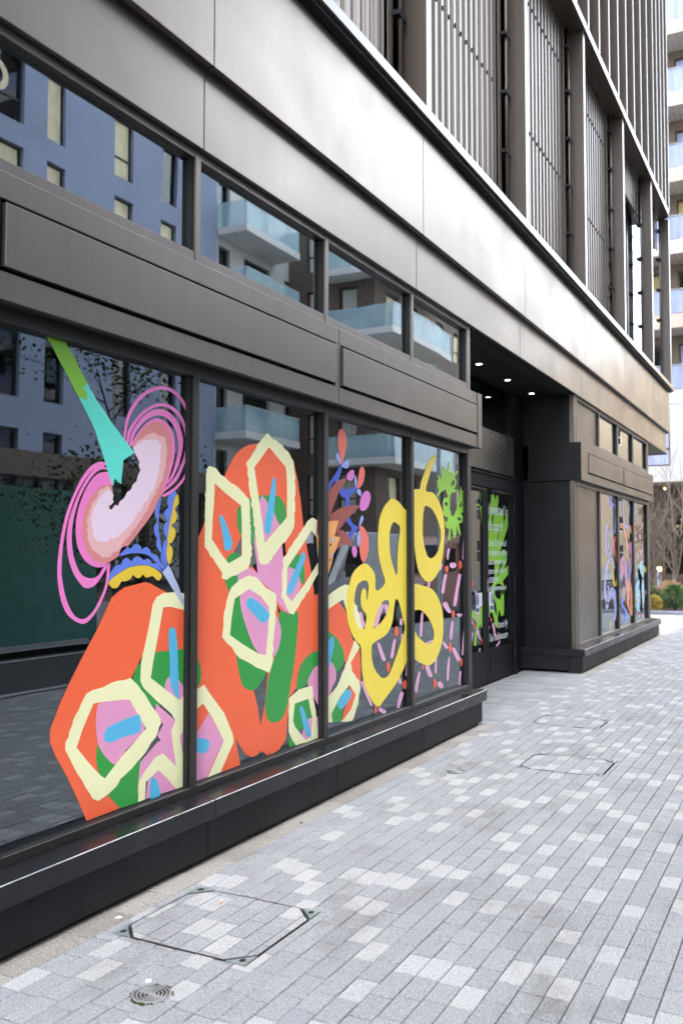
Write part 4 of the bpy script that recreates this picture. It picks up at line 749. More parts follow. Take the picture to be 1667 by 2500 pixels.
m|cream|2|0|5.734,1.351 5.819,1.38 5.906,1.405 6.017,1.428 6.075,1.421 6.098,1.326 6.074,1.201 6.029,1.246 5.984,1.318 5.884,1.296 5.734,1.251
m|cream|1|0|6.157,1.315 6.181,1.272 6.212,1.263 6.22,1.228 6.252,1.197 6.268,1.161 6.292,1.131 6.321,1.075 6.276,1.067 6.212,1.086 6.149,1.147 6.118,1.233
m|green|2|1|5.734,1.087 5.819,1.075 5.906,1.028 5.984,0.949 6.006,0.885 5.972,0.837 5.884,0.796 5.798,0.826 5.735,0.843
m|mauve|3|1|5.735,0.863 5.798,0.881 5.862,0.819 5.873,0.757 5.819,0.703 5.735,0.635
m|sky|4|1|5.815,1.06 5.841,1.043 5.836,0.983 5.787,0.887 5.735,0.838 5.734,1.012
m|cream|3|0|6.168,1.007 6.215,0.975 6.25,0.946 6.219,0.923 6.187,0.898 6.143,0.869 6.104,0.844 6.12,0.812 6.123,0.781 6.17,0.747 6.201,0.72 6.247,0.694 6.269,0.644 6.261,0.615 6.244,0.588 6.235,0.555 6.23,0.524 6.2,0.494 6.183,0.465 6.162,0.438 6.133,0.413 6.068,0.417 6.003,0.425 5.93,0.437 5.87,0.447 5.798,0.453 5.736,0.461 5.731,0.49 5.731,0.519 5.731,0.547 5.737,0.574 5.731,0.602 5.737,0.631 5.781,0.652 5.836,0.675 5.886,0.697 5.918,0.726 5.947,0.758 5.972,0.788 6.001,0.809 6.018,0.84 6.052,0.863 6.072,0.89 6.095,0.917 6.119,0.949 6.143,0.973
m|orange|4|0|6.085,0.685 6.185,0.599 6.108,0.5 5.995,0.445 5.95,0.44 6.006,0.546
m|green|4|0|5.939,0.617 6.085,0.685 6.058,0.58 5.995,0.507 5.955,0.433 5.82,0.451 5.803,0.515
m|sky|5|1|6.051,0.653 6.108,0.635 6.097,0.585 5.972,0.525 5.917,0.539 5.895,0.572 5.961,0.624
m|yellow|6|1|6.851,2.11 6.993,2.088 7.14,2.024 7.225,2.094 7.22,1.495 7.214,0.848 7.129,0.737 6.983,0.625 6.841,0.55 6.678,0.482 6.599,0.449 6.521,0.471 6.421,0.551 6.322,0.671 6.286,0.804 6.274,0.944 6.179,1.005 6.086,1.096 6.04,1.203 6.04,1.328 6.075,1.421 6.133,1.504 6.227,1.555 6.349,1.581 6.449,1.547 6.525,1.485 6.546,1.363 6.71,1.419 6.657,1.516 6.591,1.641 6.579,1.775 6.605,1.922 6.686,2.027 6.768,2.077|6.87,1.912 6.946,1.905 7.013,1.868 6.973,1.733 6.953,1.616 6.943,1.476 6.85,1.578 6.804,1.693 6.805,1.832|6.165,1.315 6.181,1.371 6.228,1.426 6.325,1.449 6.391,1.436 6.408,1.385 6.383,1.299 6.366,1.314 6.366,1.364 6.325,1.391 6.285,1.367 6.268,1.318 6.276,1.26 6.309,1.223 6.366,1.18 6.357,1.119 6.316,1.072 6.244,1.091 6.18,1.152 6.149,1.231|6.774,1.274 6.783,1.235 6.737,1.169 6.648,1.115 6.508,1.069 6.508,1.109 6.56,1.18 6.631,1.25 6.702,1.281|6.916,1.28 6.987,1.253 7.059,1.12 7.102,1.023 7.014,0.913 6.899,0.784 6.787,0.682 6.679,0.661 6.574,0.707 6.484,0.793 6.459,0.905 6.498,0.957 6.735,1.004 6.845,1.088 6.887,1.2
m|yellow|6|1|7.823,2.559 7.84,2.541 7.753,2.462 7.65,2.338 7.582,2.219 7.75,2.21 7.888,2.147 7.993,2.034 8.034,1.877 8.007,1.718 7.951,1.561 7.809,1.446 7.639,1.4 7.476,1.454 7.381,1.542 7.32,1.701 7.29,1.859 7.292,2.006 7.294,2.199 7.435,2.223 7.468,2.287 7.551,2.381 7.651,2.491 7.754,2.542|7.541,2.066 7.647,2.077 7.748,2.049 7.851,1.976 7.927,1.874 7.925,1.77 7.847,1.665 7.708,1.614 7.608,1.64 7.527,1.752 7.503,1.889
m|yellow|6|1|7.286,1.383 7.507,1.372 7.672,1.348 7.807,1.293 7.945,1.17 7.99,1.038 7.977,0.882 7.905,0.772 7.799,0.693 7.63,0.66 7.436,0.705 7.281,0.788 7.283,0.998 7.375,0.943 7.47,0.898 7.599,0.853 7.716,0.865 7.761,0.925 7.718,1.004 7.602,1.1 7.441,1.165 7.284,1.185
m|lime|3|0|8.158,2.547 8.183,2.502 8.161,2.425 8.254,2.461 8.267,2.414 8.39,2.472 8.418,2.459 8.321,2.399 8.361,2.363 8.347,2.314 8.292,2.281 8.352,2.275 8.346,2.256 8.211,2.233 8.189,2.18 8.177,2.085 8.221,2.02 8.274,2.017 8.357,2.083 8.427,2.202 8.48,2.327 8.507,2.275 8.555,2.278 8.54,2.218 8.582,2.191 8.51,2.129 8.647,2.15 8.646,2.105 8.48,2.049 8.536,2.022 8.521,1.963 8.423,1.95 8.477,1.855 8.463,1.825 8.381,1.881 8.34,1.929 8.353,1.852 8.284,1.784 8.245,1.878 8.206,1.915 8.178,1.782 8.112,1.786 8.153,1.886 8.075,1.902 8.038,1.957 8.064,2.005 8,2.021 8.001,2.077 7.989,2.141 8.028,2.181 8.105,2.185 8.131,2.196 8.068,2.262 7.94,2.222 7.865,2.172 7.848,2.198 7.903,2.247 7.854,2.281 7.849,2.326 7.892,2.339 7.867,2.383 7.892,2.385 7.942,2.342 7.986,2.485 8.019,2.432 8.063,2.478 8.096,2.438 8.109,2.42|8.253,2.355 8.32,2.37 8.293,2.32 8.199,2.299|8.053,2.145 8.118,2.138 8.117,2.101 8.04,2.116|8.072,2 8.129,2.007 8.097,1.95 8.05,1.967|8.364,2.011 8.48,2.005 8.465,1.976 8.396,1.983|8.426,2.115 8.482,2.166 8.51,2.168 8.467,2.107
m|stick|2|1|6.662,1.256 6.621,1.252 6.558,1.172 6.504,1.092 6.53,1.077 6.57,1.079 6.626,1.16 6.69,1.24
m|stick|2|1|6.721,1.247 6.69,1.234 6.713,1.196 6.746,1.159 6.783,1.15 6.807,1.162 6.783,1.201 6.766,1.24
m|stick|2|1|7.04,1.118 7.015,1.112 7.002,1.09 7,1.066 7.028,1.056 7.058,1.061 7.059,1.084 7.062,1.108
m|stick|2|1|6.581,0.953 6.566,0.942 6.605,0.873 6.661,0.804 6.701,0.795 6.725,0.807 6.668,0.876 6.61,0.945
m|stick|2|1|6.903,0.953 6.878,0.949 6.838,0.884 6.815,0.817 6.84,0.805 6.871,0.808 6.898,0.875 6.922,0.942
m|stick|2|1|7.049,0.986 7.028,0.982 7.023,0.959 7.025,0.935 7.049,0.927 7.072,0.931 7.07,0.955 7.07,0.978
m|stick|2|1|7.16,0.752 7.144,0.748 7.128,0.691 7.123,0.632 7.143,0.624 7.164,0.626 7.17,0.685 7.174,0.744
m|stick|2|1|7.052,0.503 7.009,0.504 6.967,0.452 6.943,0.396 6.961,0.381 6.991,0.384 7.037,0.434 7.082,0.486
m|stick|2|1|6.292,0.682 6.276,0.673 6.352,0.577 6.44,0.48 6.464,0.473 6.476,0.481 6.397,0.579 6.319,0.676
m|stick|2|1|6.592,0.433 6.594,0.415 6.638,0.396 6.685,0.378 6.725,0.381 6.724,0.4 6.674,0.416 6.629,0.435
m|stick|2|1|6.993,0.627 6.975,0.618 6.967,0.601 6.983,0.582 7.015,0.571 7.039,0.579 7.034,0.597 7.019,0.616
m|stick|2|1|6.271,1.209 6.25,1.199 6.268,1.15 6.292,1.1 6.327,1.092 6.354,1.102 6.324,1.152 6.299,1.201
m|stick|2|1|8.144,1.706 8.11,1.7 8.095,1.653 8.094,1.607 8.112,1.599 8.135,1.605 8.155,1.651 8.174,1.698
m|stick|2|1|7.964,1.565 7.919,1.56 7.875,1.54 7.86,1.516 7.884,1.499 7.934,1.503 7.963,1.525 7.983,1.549
m|stick|2|1|8.162,1.544 8.212,1.52 8.259,1.519 8.307,1.522 8.347,1.548 8.296,1.571 8.249,1.567 8.201,1.57
m|stick|2|1|8.062,1.464 8.022,1.457 7.977,1.38 7.942,1.303 7.979,1.29 8.024,1.295 8.054,1.373 8.093,1.451
m|stick|2|1|8.44,1.456 8.393,1.45 8.319,1.31 8.253,1.171 8.291,1.157 8.338,1.162 8.402,1.302 8.479,1.443
m|stick|2|1|8.584,1.868 8.555,1.861 8.528,1.736 8.515,1.611 8.537,1.604 8.56,1.61 8.586,1.735 8.61,1.862
m|stick|2|1|7.659,1.4 7.626,1.396 7.614,1.381 7.609,1.365 7.634,1.355 7.667,1.359 7.673,1.375 7.685,1.39
m|stick|2|1|8.017,1.204 7.984,1.184 8.045,1.141 8.126,1.101 8.181,1.094 8.199,1.112 8.142,1.156 8.087,1.201
m|stick|2|1|8.338,1.071 8.366,1.056 8.412,1.044 8.463,1.044 8.501,1.055 8.473,1.072 8.425,1.078 8.375,1.079
m|stick|2|1|7.49,1.139 7.466,1.133 7.439,1.037 7.43,0.939 7.453,0.929 7.478,0.934 7.497,1.031 7.511,1.13
m|stick|2|1|8.23,1.017 8.205,1.011 8.171,0.934 8.157,0.856 8.186,0.844 8.22,0.849 8.238,0.927 8.252,1.007
m|stick|2|1|8.589,0.965 8.559,0.961 8.508,0.821 8.476,0.679 8.499,0.669 8.526,0.673 8.572,0.813 8.614,0.955
m|stick|2|1|7.981,0.845 7.971,0.832 8.002,0.801 8.053,0.771 8.098,0.766 8.115,0.78 8.069,0.81 8.018,0.839
m|stick|2|1|7.731,0.873 7.709,0.878 7.637,0.875 7.572,0.867 7.569,0.856 7.594,0.848 7.659,0.857 7.724,0.865
m|stick|2|1|8.236,0.766 8.215,0.751 8.275,0.689 8.352,0.628 8.418,0.619 8.453,0.635 8.367,0.696 8.287,0.757
m|stick|2|1|8.139,0.686 8.114,0.681 8.081,0.583 8.07,0.483 8.096,0.471 8.125,0.475 8.147,0.574 8.161,0.675
m|stick|2|1|7.587,0.67 7.552,0.656 7.588,0.608 7.638,0.56 7.69,0.548 7.72,0.561 7.678,0.61 7.643,0.659
m|stick|2|1|7.818,0.735 7.798,0.731 7.783,0.657 7.775,0.581 7.797,0.573 7.821,0.576 7.827,0.651 7.836,0.727
m|stick|2|1|7.424,0.63 7.395,0.626 7.339,0.552 7.299,0.476 7.329,0.461 7.368,0.461 7.406,0.539 7.444,0.617
m|stick|2|1|7.857,0.488 7.839,0.465 7.863,0.443 7.914,0.425 7.98,0.416 7.993,0.438 7.962,0.46 7.927,0.48
m|stick|2|1|8.44,0.519 8.416,0.515 8.397,0.457 8.395,0.396 8.416,0.387 8.44,0.39 8.453,0.449 8.462,0.509
m|stick|2|1|7.297,0.774 7.291,0.761 7.341,0.733 7.401,0.708 7.435,0.706 7.439,0.718 7.385,0.745 7.332,0.772
m|ember|2|1|6.979,1.011 6.972,0.983 6.944,0.97 6.915,0.976 6.899,1.002 6.896,1.032 6.917,1.053 6.944,1.058 6.968,1.038
m|ember|2|1|6.81,0.736 6.804,0.707 6.78,0.696 6.756,0.704 6.741,0.729 6.739,0.76 6.756,0.782 6.781,0.781 6.804,0.764
m|ember|2|1|7.143,0.553 7.134,0.529 7.112,0.519 7.083,0.526 7.059,0.55 7.064,0.576 7.085,0.594 7.112,0.595 7.138,0.579
m|ember|2|1|6.559,0.427 6.554,0.408 6.538,0.398 6.522,0.404 6.513,0.423 6.512,0.446 6.521,0.462 6.539,0.464 6.552,0.451
m|ember|2|1|8.137,1.512 8.124,1.493 8.101,1.481 8.074,1.484 8.058,1.502 8.051,1.525 8.071,1.543 8.103,1.543 8.128,1.533
m|ember|2|1|8.502,1.546 8.493,1.52 8.46,1.507 8.426,1.508 8.411,1.533 8.411,1.563 8.431,1.584 8.463,1.586 8.494,1.573
m|ember|2|1|8.302,1.078 8.286,1.054 8.263,1.042 8.233,1.048 8.213,1.072 8.22,1.096 8.233,1.115 8.265,1.116 8.292,1.103
m|ember|2|1|8.624,1.039 8.622,1.017 8.601,1.009 8.58,1.012 8.566,1.03 8.567,1.054 8.581,1.072 8.602,1.073 8.619,1.062
m|ember|2|1|8.207,0.768 8.197,0.735 8.174,0.724 8.149,0.729 8.129,0.759 8.134,0.792 8.15,0.814 8.176,0.821 8.201,0.802
m|ember|2|1|7.515,0.657 7.51,0.644 7.497,0.639 7.48,0.644 7.468,0.656 7.471,0.67 7.481,0.679 7.498,0.681 7.514,0.672
m|ember|2|1|7.824,0.476 7.809,0.448 7.785,0.432 7.76,0.441 7.746,0.47 7.741,0.503 7.76,0.527 7.787,0.526 7.808,0.507
m|ember|2|1|8.511,0.6 8.499,0.576 8.478,0.561 8.452,0.57 8.438,0.593 8.441,0.62 8.453,0.641 8.48,0.643 8.501,0.627
m|ember|2|1|7.326,0.415 7.322,0.397 7.311,0.387 7.298,0.395 7.291,0.411 7.293,0.43 7.299,0.443 7.312,0.448 7.324,0.435
d|lime|1|1|10.614,0.98 10.632,1.944 10.721,1.931 10.702,2.08 10.772,2.218 10.864,2.283 10.979,2.258 11.079,2.155 11.057,1.14 10.931,1.13 10.796,1.18|10.861,2.161 10.939,2.134 11.056,1.938 11.052,1.753 10.946,1.813 10.857,1.979|10.704,1.094 10.796,1.18 10.84,1.148 10.769,0.972 10.702,0.975
d|lime|1|1|11.006,2.432 11.086,2.434 11.081,2.248 11.026,2.307
d|lime|1|0|10.614,0.965 10.769,0.957 10.931,1.13 11.059,1.201 11.048,0.713 10.924,0.782 10.83,0.668 10.782,0.523 10.707,0.537 10.74,0.66 10.833,0.818 10.722,0.855 10.612,0.891
d|lime|1|0|11.414,2.431 11.536,2.435 11.59,2.357 11.621,2.431 11.717,2.433 11.724,2.358 11.684,2.272 11.671,2.151 11.74,2.202 11.819,2.254 11.897,2.233 11.934,2.124 11.922,2.045 11.994,2.127 12.14,2.268 12.134,2.038 12.071,1.981 12.009,1.918 11.926,1.831 11.846,1.77 11.785,1.697 11.764,1.648 11.884,1.709 12.003,1.71 12.052,1.648 12.05,1.575 11.956,1.453 12.119,1.503 12.116,1.377 11.872,1.291 11.93,1.235 11.927,1.118 11.78,1.124 11.81,1.16 11.762,1.198 11.638,1.214 11.552,1.181 11.56,1.133 11.384,1.139 11.451,1.249 11.528,1.335 11.533,1.566 11.266,1.573 11.277,2.044 11.345,2.198 11.384,2.306|11.774,2.022 11.794,2.035 11.733,1.937 11.672,1.816 11.633,1.762 11.654,1.846 11.714,1.961|11.88,1.582 11.889,1.551 11.798,1.456 11.641,1.339 11.681,1.421 11.781,1.54|11.446,2.19 11.502,2.193 11.479,2.032 11.449,1.931 11.423,2.013
d|lime|1|1|11.24,1.202 11.327,1.176 11.344,1.066 11.458,1.093 11.588,1.246 11.743,1.258 11.899,1.188 11.92,0.975 11.901,0.846 11.784,0.837 11.734,0.92 11.654,0.829 11.625,0.703 11.535,0.725 11.477,0.839 11.379,0.908 11.232,0.854|11.561,1.184 11.715,1.194 11.803,1.143 11.764,1.064 11.635,1.069 11.549,1.12|11.458,1.085 11.572,1.008 11.604,0.848 11.519,0.932
d|stick|2|1|10.767,1.204 10.747,1.194 10.796,1.116 10.862,1.039 10.904,1.032 10.933,1.042 10.867,1.12 10.8,1.197
d|stick|2|1|10.911,0.956 10.875,0.954 10.811,0.89 10.764,0.825 10.782,0.814 10.813,0.817 10.874,0.881 10.934,0.945
d|stick|2|1|10.824,0.722 10.796,0.712 10.844,0.656 10.905,0.599 10.942,0.592 10.963,0.601 10.914,0.658 10.867,0.715
d|stick|2|1|10.677,0.7 10.65,0.698 10.621,0.649 10.595,0.6 10.617,0.591 10.644,0.593 10.668,0.643 10.699,0.692
d|stick|2|1|10.935,0.485 10.908,0.483 10.886,0.463 10.883,0.44 10.899,0.431 10.924,0.434 10.942,0.454 10.955,0.476
d|stick|2|1|11.445,0.763 11.409,0.755 11.454,0.669 11.517,0.582 11.551,0.573 11.576,0.581 11.534,0.668 11.491,0.754
d|stick|2|1|11.308,0.731 11.281,0.729 11.245,0.71 11.222,0.688 11.245,0.677 11.282,0.677 11.302,0.699 11.322,0.722
d|stick|2|1|11.581,0.446 11.617,0.444 11.693,0.468 11.748,0.497 11.737,0.509 11.699,0.511 11.631,0.485 11.57,0.458
d|stick|2|1|11.252,0.905 11.236,0.898 11.253,0.873 11.28,0.849 11.31,0.844 11.329,0.851 11.303,0.875 11.278,0.9
d|stick|2|1|10.623,0.896 10.608,0.891 10.62,0.845 10.649,0.799 10.67,0.794 10.687,0.799 10.667,0.845 10.643,0.891
d|ember|2|1|10.717,1.295 10.714,1.266 10.691,1.25 10.67,1.26 10.652,1.282 10.65,1.311 10.668,1.335 10.693,1.341 10.713,1.322
d|ember|2|1|11.016,1.004 11.01,0.987 10.99,0.979 10.967,0.985 10.952,0.998 10.956,1.016 10.969,1.029 10.99,1.032 11.007,1.021
d|ember|2|1|10.769,0.77 10.766,0.748 10.739,0.738 10.713,0.741 10.7,0.762 10.702,0.786 10.717,0.806 10.74,0.809 10.762,0.793
d|ember|2|1|11.023,0.562 11.019,0.534 11.006,0.523 10.991,0.529 10.981,0.551 10.983,0.579 10.991,0.602 11.008,0.604 11.018,0.588
d|ember|2|1|11.413,0.804 11.403,0.787 11.382,0.781 11.361,0.783 11.347,0.799 11.345,0.818 11.362,0.831 11.384,0.834 11.403,0.823
d|ember|2|1|11.68,0.555 11.666,0.538 11.638,0.527 11.608,0.535 11.588,0.553 11.591,0.573 11.609,0.59 11.64,0.587 11.666,0.578
s|lilac|1|0|15.653,2.616 15.558,2.589 15.554,2.562 15.547,2.532 15.531,2.507 15.572,2.484 15.603,2.456 15.632,2.429 15.696,2.411 15.753,2.411 15.847,2.432 15.92,2.462 15.993,2.497 16.056,2.533 16.027,2.566 15.988,2.596 15.947,2.621 15.826,2.631
s|lilac|1|0|15.887,2.59 15.848,2.562 15.907,2.538 15.965,2.509 16.01,2.479 16.041,2.448 16.063,2.414 16.078,2.376 16.087,2.331 16.08,2.277 16.066,2.214 16.048,2.153 16.033,2.103 16.018,2.065 16.004,2.035 15.991,2.011 16.001,1.995 16.037,1.994 16.071,2.011 16.093,2.035 16.117,2.065 16.141,2.104 16.167,2.155 16.195,2.217 16.221,2.281 16.239,2.337 16.26,2.383 16.276,2.425 16.284,2.463 16.28,2.5 16.251,2.538 16.208,2.573 16.167,2.602 16.057,2.611
s|lilac|1|0|15.382,2.145 15.321,2.122 15.29,2.089 15.258,2.051 15.234,2.015 15.218,1.981 15.207,1.947 15.203,1.912 15.208,1.876 15.221,1.835 15.244,1.792 15.271,1.75 15.297,1.715 15.318,1.686 15.339,1.661 15.367,1.639 15.445,1.622 15.566,1.628 15.634,1.644 15.691,1.666 15.737,1.692 15.773,1.723 15.805,1.76 15.829,1.799 15.843,1.837 15.85,1.874 15.847,1.911 15.835,1.947 15.817,1.98 15.79,2.013 15.754,2.045 15.714,2.071 15.668,2.086 15.587,2.083 15.544,2.067 15.51,2.045 15.483,2.02 15.462,1.99 15.446,1.954 15.435,1.916 15.434,1.879 15.443,1.841 15.463,1.801 15.484,1.765 15.518,1.741 15.557,1.743 15.557,1.768 15.53,1.804 15.504,1.843 15.49,1.88 15.494,1.917 15.507,1.954 15.527,1.99 15.549,2.019 15.576,2.043 15.607,2.063 15.634,2.074 15.622,2.075 15.649,2.064 15.687,2.04 15.722,2.008 15.748,1.976 15.763,1.944 15.771,1.909 15.771,1.873 15.761,1.837 15.737,1.801 15.702,1.763 15.661,1.728 15.617,1.7 15.568,1.678 15.514,1.662 15.473,1.654 15.503,1.654 15.515,1.654 15.491,1.668 15.466,1.692 15.439,1.721 15.408,1.756 15.375,1.797 15.346,1.839 15.328,1.879 15.329,1.914 15.338,1.948 15.355,1.982 15.376,2.015 15.405,2.05 15.442,2.087 15.479,2.12 15.464,2.144
s|lilac|1|0|16.028,1.401 16.025,1.432 15.989,1.477 15.947,1.524 15.902,1.559 15.855,1.583 15.797,1.601 15.701,1.611 15.589,1.605 15.513,1.588 15.447,1.563 15.385,1.532 15.328,1.494 15.279,1.448 15.232,1.394 15.19,1.336 15.159,1.278 15.135,1.219 15.118,1.158 15.111,1.097 15.117,1.04 15.132,0.984 15.162,0.927 15.199,0.878 15.25,0.842 15.455,0.832 15.517,0.857 15.553,0.888 15.573,0.919 15.578,0.953 15.569,0.992 15.551,1.03 15.532,1.062 15.519,1.087 15.5,1.108 15.482,1.124 15.443,1.135 15.384,1.133 15.376,1.121 15.403,1.105 15.431,1.086 15.454,1.063 15.461,1.032 15.467,0.994 15.466,0.958 15.45,0.928 15.41,0.901 15.356,0.877 15.316,0.867 15.429,0.861 15.393,0.88 15.339,0.926 15.291,0.982 15.258,1.037 15.252,1.093 15.259,1.153 15.276,1.214 15.3,1.272 15.337,1.329 15.383,1.386 15.436,1.439 15.49,1.484 15.543,1.519 15.6,1.548 15.655,1.568 15.693,1.577 15.688,1.579 15.694,1.578 15.734,1.569 15.781,1.551 15.832,1.519 15.885,1.474 15.932,1.43 15.987,1.4
s|lilac|1|0|15.272,0.877 15.21,0.857 15.214,0.823 15.219,0.79 15.279,0.763 15.389,0.758 15.453,0.778 15.462,0.811 15.471,0.845 15.41,0.871
s|lilac|1|0|15.74,1.093 15.648,1.076 15.606,1.043 15.563,1.003 15.542,0.958 15.536,0.91 15.545,0.856 15.565,0.8 15.591,0.745 15.62,0.683 15.658,0.614 15.702,0.555 15.772,0.515 15.959,0.52 16.019,0.557 16.069,0.607 16.1,0.66 16.117,0.716 16.115,0.78 16.105,0.845 16.092,0.901 16.082,0.951 16.064,0.997 16.048,1.035 15.953,1.061 15.78,1.061 15.729,1.035 15.773,0.998 15.817,0.954 15.856,0.907 15.885,0.851 15.913,0.788 15.932,0.725 15.934,0.671 15.902,0.622 15.852,0.575 15.801,0.543 15.888,0.534 15.869,0.553 15.824,0.61 15.783,0.678 15.75,0.741 15.728,0.795 15.71,0.851 15.704,0.903 15.713,0.949 15.759,0.987 15.826,1.022 15.895,1.052 15.879,1.08
s|gold|1|0|15.831,1.45 15.804,1.42 15.789,1.378 15.779,1.331 15.779,1.285 15.8,1.237 15.829,1.185 15.865,1.14 15.917,1.108 16.095,1.103 16.159,1.126 16.207,1.157 16.24,1.191 16.255,1.232 16.259,1.281 16.257,1.328 16.235,1.361 16.198,1.361 16.168,1.33 16.155,1.284 16.137,1.236 16.109,1.198 16.067,1.168 16.015,1.142 15.974,1.129 16.06,1.125 16.031,1.143 15.989,1.186 15.953,1.237 15.925,1.285 15.904,1.329 15.892,1.377 15.884,1.419 15.86,1.449
s|gold|1|0|15.547,0.565 15.522,0.534 15.522,0.487 15.522,0.439 15.542,0.405 15.582,0.402 15.607,0.433 15.613,0.48 15.619,0.528 15.598,0.562
s|ember|1|0|16.257,1.917 16.273,1.931 16.246,1.949 16.185,1.968 16.025,1.955 15.984,1.926 15.943,1.885 15.91,1.837 15.898,1.791 15.916,1.747 15.955,1.701 16.001,1.656 16.042,1.611 16.079,1.563 16.119,1.511 16.154,1.464 16.21,1.432 16.27,1.433 16.281,1.467 16.251,1.514 16.218,1.566 16.185,1.616 16.145,1.662 16.102,1.707 16.067,1.751 16.053,1.793 16.07,1.836 16.107,1.881 16.153,1.92 16.187,1.942 16.094,1.938 16.101,1.934 16.135,1.919 16.194,1.911
s|ember|1|0|16.24,1.133 16.206,1.081 16.189,1.007 16.171,0.922 16.155,0.837 16.147,0.744 16.139,0.64 16.133,0.546 16.151,0.48 16.193,0.477 16.224,0.541 16.236,0.635 16.25,0.738 16.265,0.832 16.275,0.917 16.287,1.003 16.298,1.078 16.283,1.131
s|lilac|1|0|16.808,2.613 16.754,2.607 16.719,2.594 16.685,2.575 16.672,2.552 16.689,2.524 16.721,2.492 16.757,2.457 16.785,2.42 16.79,2.375 16.785,2.325 16.786,2.276 16.81,2.233 16.864,2.192 16.942,2.152 17.033,2.123 17.178,2.126 17.254,2.169 17.319,2.239 17.376,2.316 17.42,2.381 17.45,2.429 17.468,2.47 17.475,2.507 17.467,2.54 17.444,2.573 17.401,2.602 17.357,2.625 17.289,2.636 17.205,2.626 17.206,2.606 17.263,2.586 17.319,2.561 17.356,2.533 17.363,2.501 17.357,2.466 17.339,2.426 17.31,2.379 17.27,2.315 17.217,2.238 17.157,2.17 17.102,2.135 17.098,2.137 17.021,2.161 16.943,2.199 16.888,2.238 16.868,2.279 16.87,2.328 16.878,2.379 16.876,2.425 16.861,2.465 16.837,2.501 16.818,2.533 16.814,2.559 16.83,2.576 16.857,2.588 16.89,2.597 16.881,2.608
s|lilac|1|0|17.17,2.053 17.227,2.071 17.261,2.097 17.298,2.128 17.326,2.159 17.347,2.194 17.362,2.232 17.372,2.266 17.361,2.29 17.327,2.289 17.296,2.265 17.279,2.23 17.258,2.193 17.231,2.16 17.192,2.13 17.143,2.1 17.097,2.075 17.099,2.055
s|peach|1|0|16.532,1.943 16.586,1.982 16.623,2.04 16.664,2.099 16.705,2.141 16.742,2.164 16.767,2.172 16.702,2.163 16.643,2.165 16.678,2.155 16.731,2.131 16.787,2.1 16.84,2.068 16.892,2.036 16.944,2.002 16.991,1.964 17.031,1.925 17.056,1.88 17.074,1.832 17.087,1.784 17.097,1.737 17.101,1.691 17.1,1.644 17.098,1.603 17.114,1.574 17.148,1.573 17.172,1.602 17.182,1.644 17.189,1.691 17.191,1.738 17.189,1.785 17.182,1.835 17.17,1.884 17.151,1.929 17.13,1.971 17.101,2.011 17.067,2.048 17.033,2.082 16.994,2.116 16.95,2.15 16.906,2.179 16.854,2.2 16.719,2.21 16.587,2.19 16.552,2.169 16.528,2.142 16.506,2.098 16.484,2.039 16.466,1.982 16.481,1.943
s|peach|1|0|17.35,1.931 17.395,1.972 17.427,2.033 17.46,2.094 17.491,2.138 17.512,2.16 17.524,2.167 17.4,2.161 17.399,2.159 17.433,2.137 17.473,2.1 17.51,2.062 17.561,2.037 17.603,2.039 17.619,2.067 17.606,2.107 17.59,2.146 17.576,2.172 17.535,2.186 17.377,2.177 17.355,2.161 17.339,2.137 17.325,2.093 17.309,2.032 17.295,1.971 17.309,1.93
s|violet|2|0|17.648,1.898 17.56,1.886 17.486,1.864 17.411,1.837 17.355,1.805 17.362,1.772 17.386,1.738 17.415,1.704 17.442,1.672 17.475,1.638 17.51,1.601 17.543,1.568 17.61,1.545 17.689,1.546 17.735,1.57 17.737,1.604 17.737,1.642 17.738,1.678 17.724,1.713 17.708,1.747 17.699,1.778 17.706,1.804 17.7,1.827 17.713,1.853 17.733,1.876 17.708,1.895
s|violet|2|0|16.71,1.626 16.633,1.596 16.566,1.551 16.503,1.501 16.471,1.454 16.49,1.415 16.537,1.38 16.592,1.345 16.639,1.301 16.706,1.236 16.775,1.155 16.839,1.079 16.906,1.026 16.939,1.025 16.943,1.078 16.918,1.155 16.886,1.237 16.856,1.305 16.797,1.353 16.733,1.39 16.683,1.42 16.661,1.453 16.673,1.495 16.716,1.544 16.765,1.59 16.767,1.623
s|violet|2|0|16.748,1.598 16.757,1.572 16.808,1.537 16.853,1.495 16.869,1.45 16.854,1.394 16.809,1.329 16.761,1.263 16.74,1.205 16.762,1.155 16.807,1.111 16.856,1.075 16.908,1.05 16.941,1.051 16.937,1.076 16.903,1.112 16.875,1.155 16.87,1.201 16.901,1.257 16.958,1.322 17.015,1.389 17.041,1.449 17.002,1.5 16.934,1.544 16.863,1.578 16.791,1.601
s|taupe|1|0|17.354,1.586 17.248,1.545 17.222,1.485 17.19,1.42 17.15,1.363 17.117,1.314 17.074,1.268 17.025,1.224 16.974,1.182 16.901,1.146 16.821,1.114 16.74,1.08 16.669,1.043 16.627,0.999 16.594,0.953 16.571,0.912 16.636,0.878 16.795,0.867 16.907,0.89 16.947,0.93 16.995,0.974 17.049,1.013 17.098,1.046 17.162,1.08 17.232,1.116 17.297,1.157 17.37,1.2 17.441,1.246 17.505,1.295 17.561,1.348 17.588,1.41 17.604,1.479 17.613,1.54 17.528,1.584
s|royal|2|0|17.205,1.522 17.17,1.493 17.161,1.451 17.151,1.404 17.135,1.359 17.137,1.312 17.133,1.261 17.128,1.215 17.165,1.182 17.24,1.179 17.298,1.21 17.324,1.256 17.348,1.307 17.367,1.355 17.349,1.402 17.325,1.451 17.3,1.493 17.253,1.522
s|royal|2|0|17.63,1.299 17.583,1.274 17.576,1.238 17.566,1.198 17.548,1.16 17.55,1.119 17.543,1.075 17.535,1.035 17.571,1.004 17.641,1.001 17.712,1.026 17.756,1.065 17.799,1.109 17.833,1.151 17.816,1.193 17.79,1.236 17.762,1.273 17.701,1.299
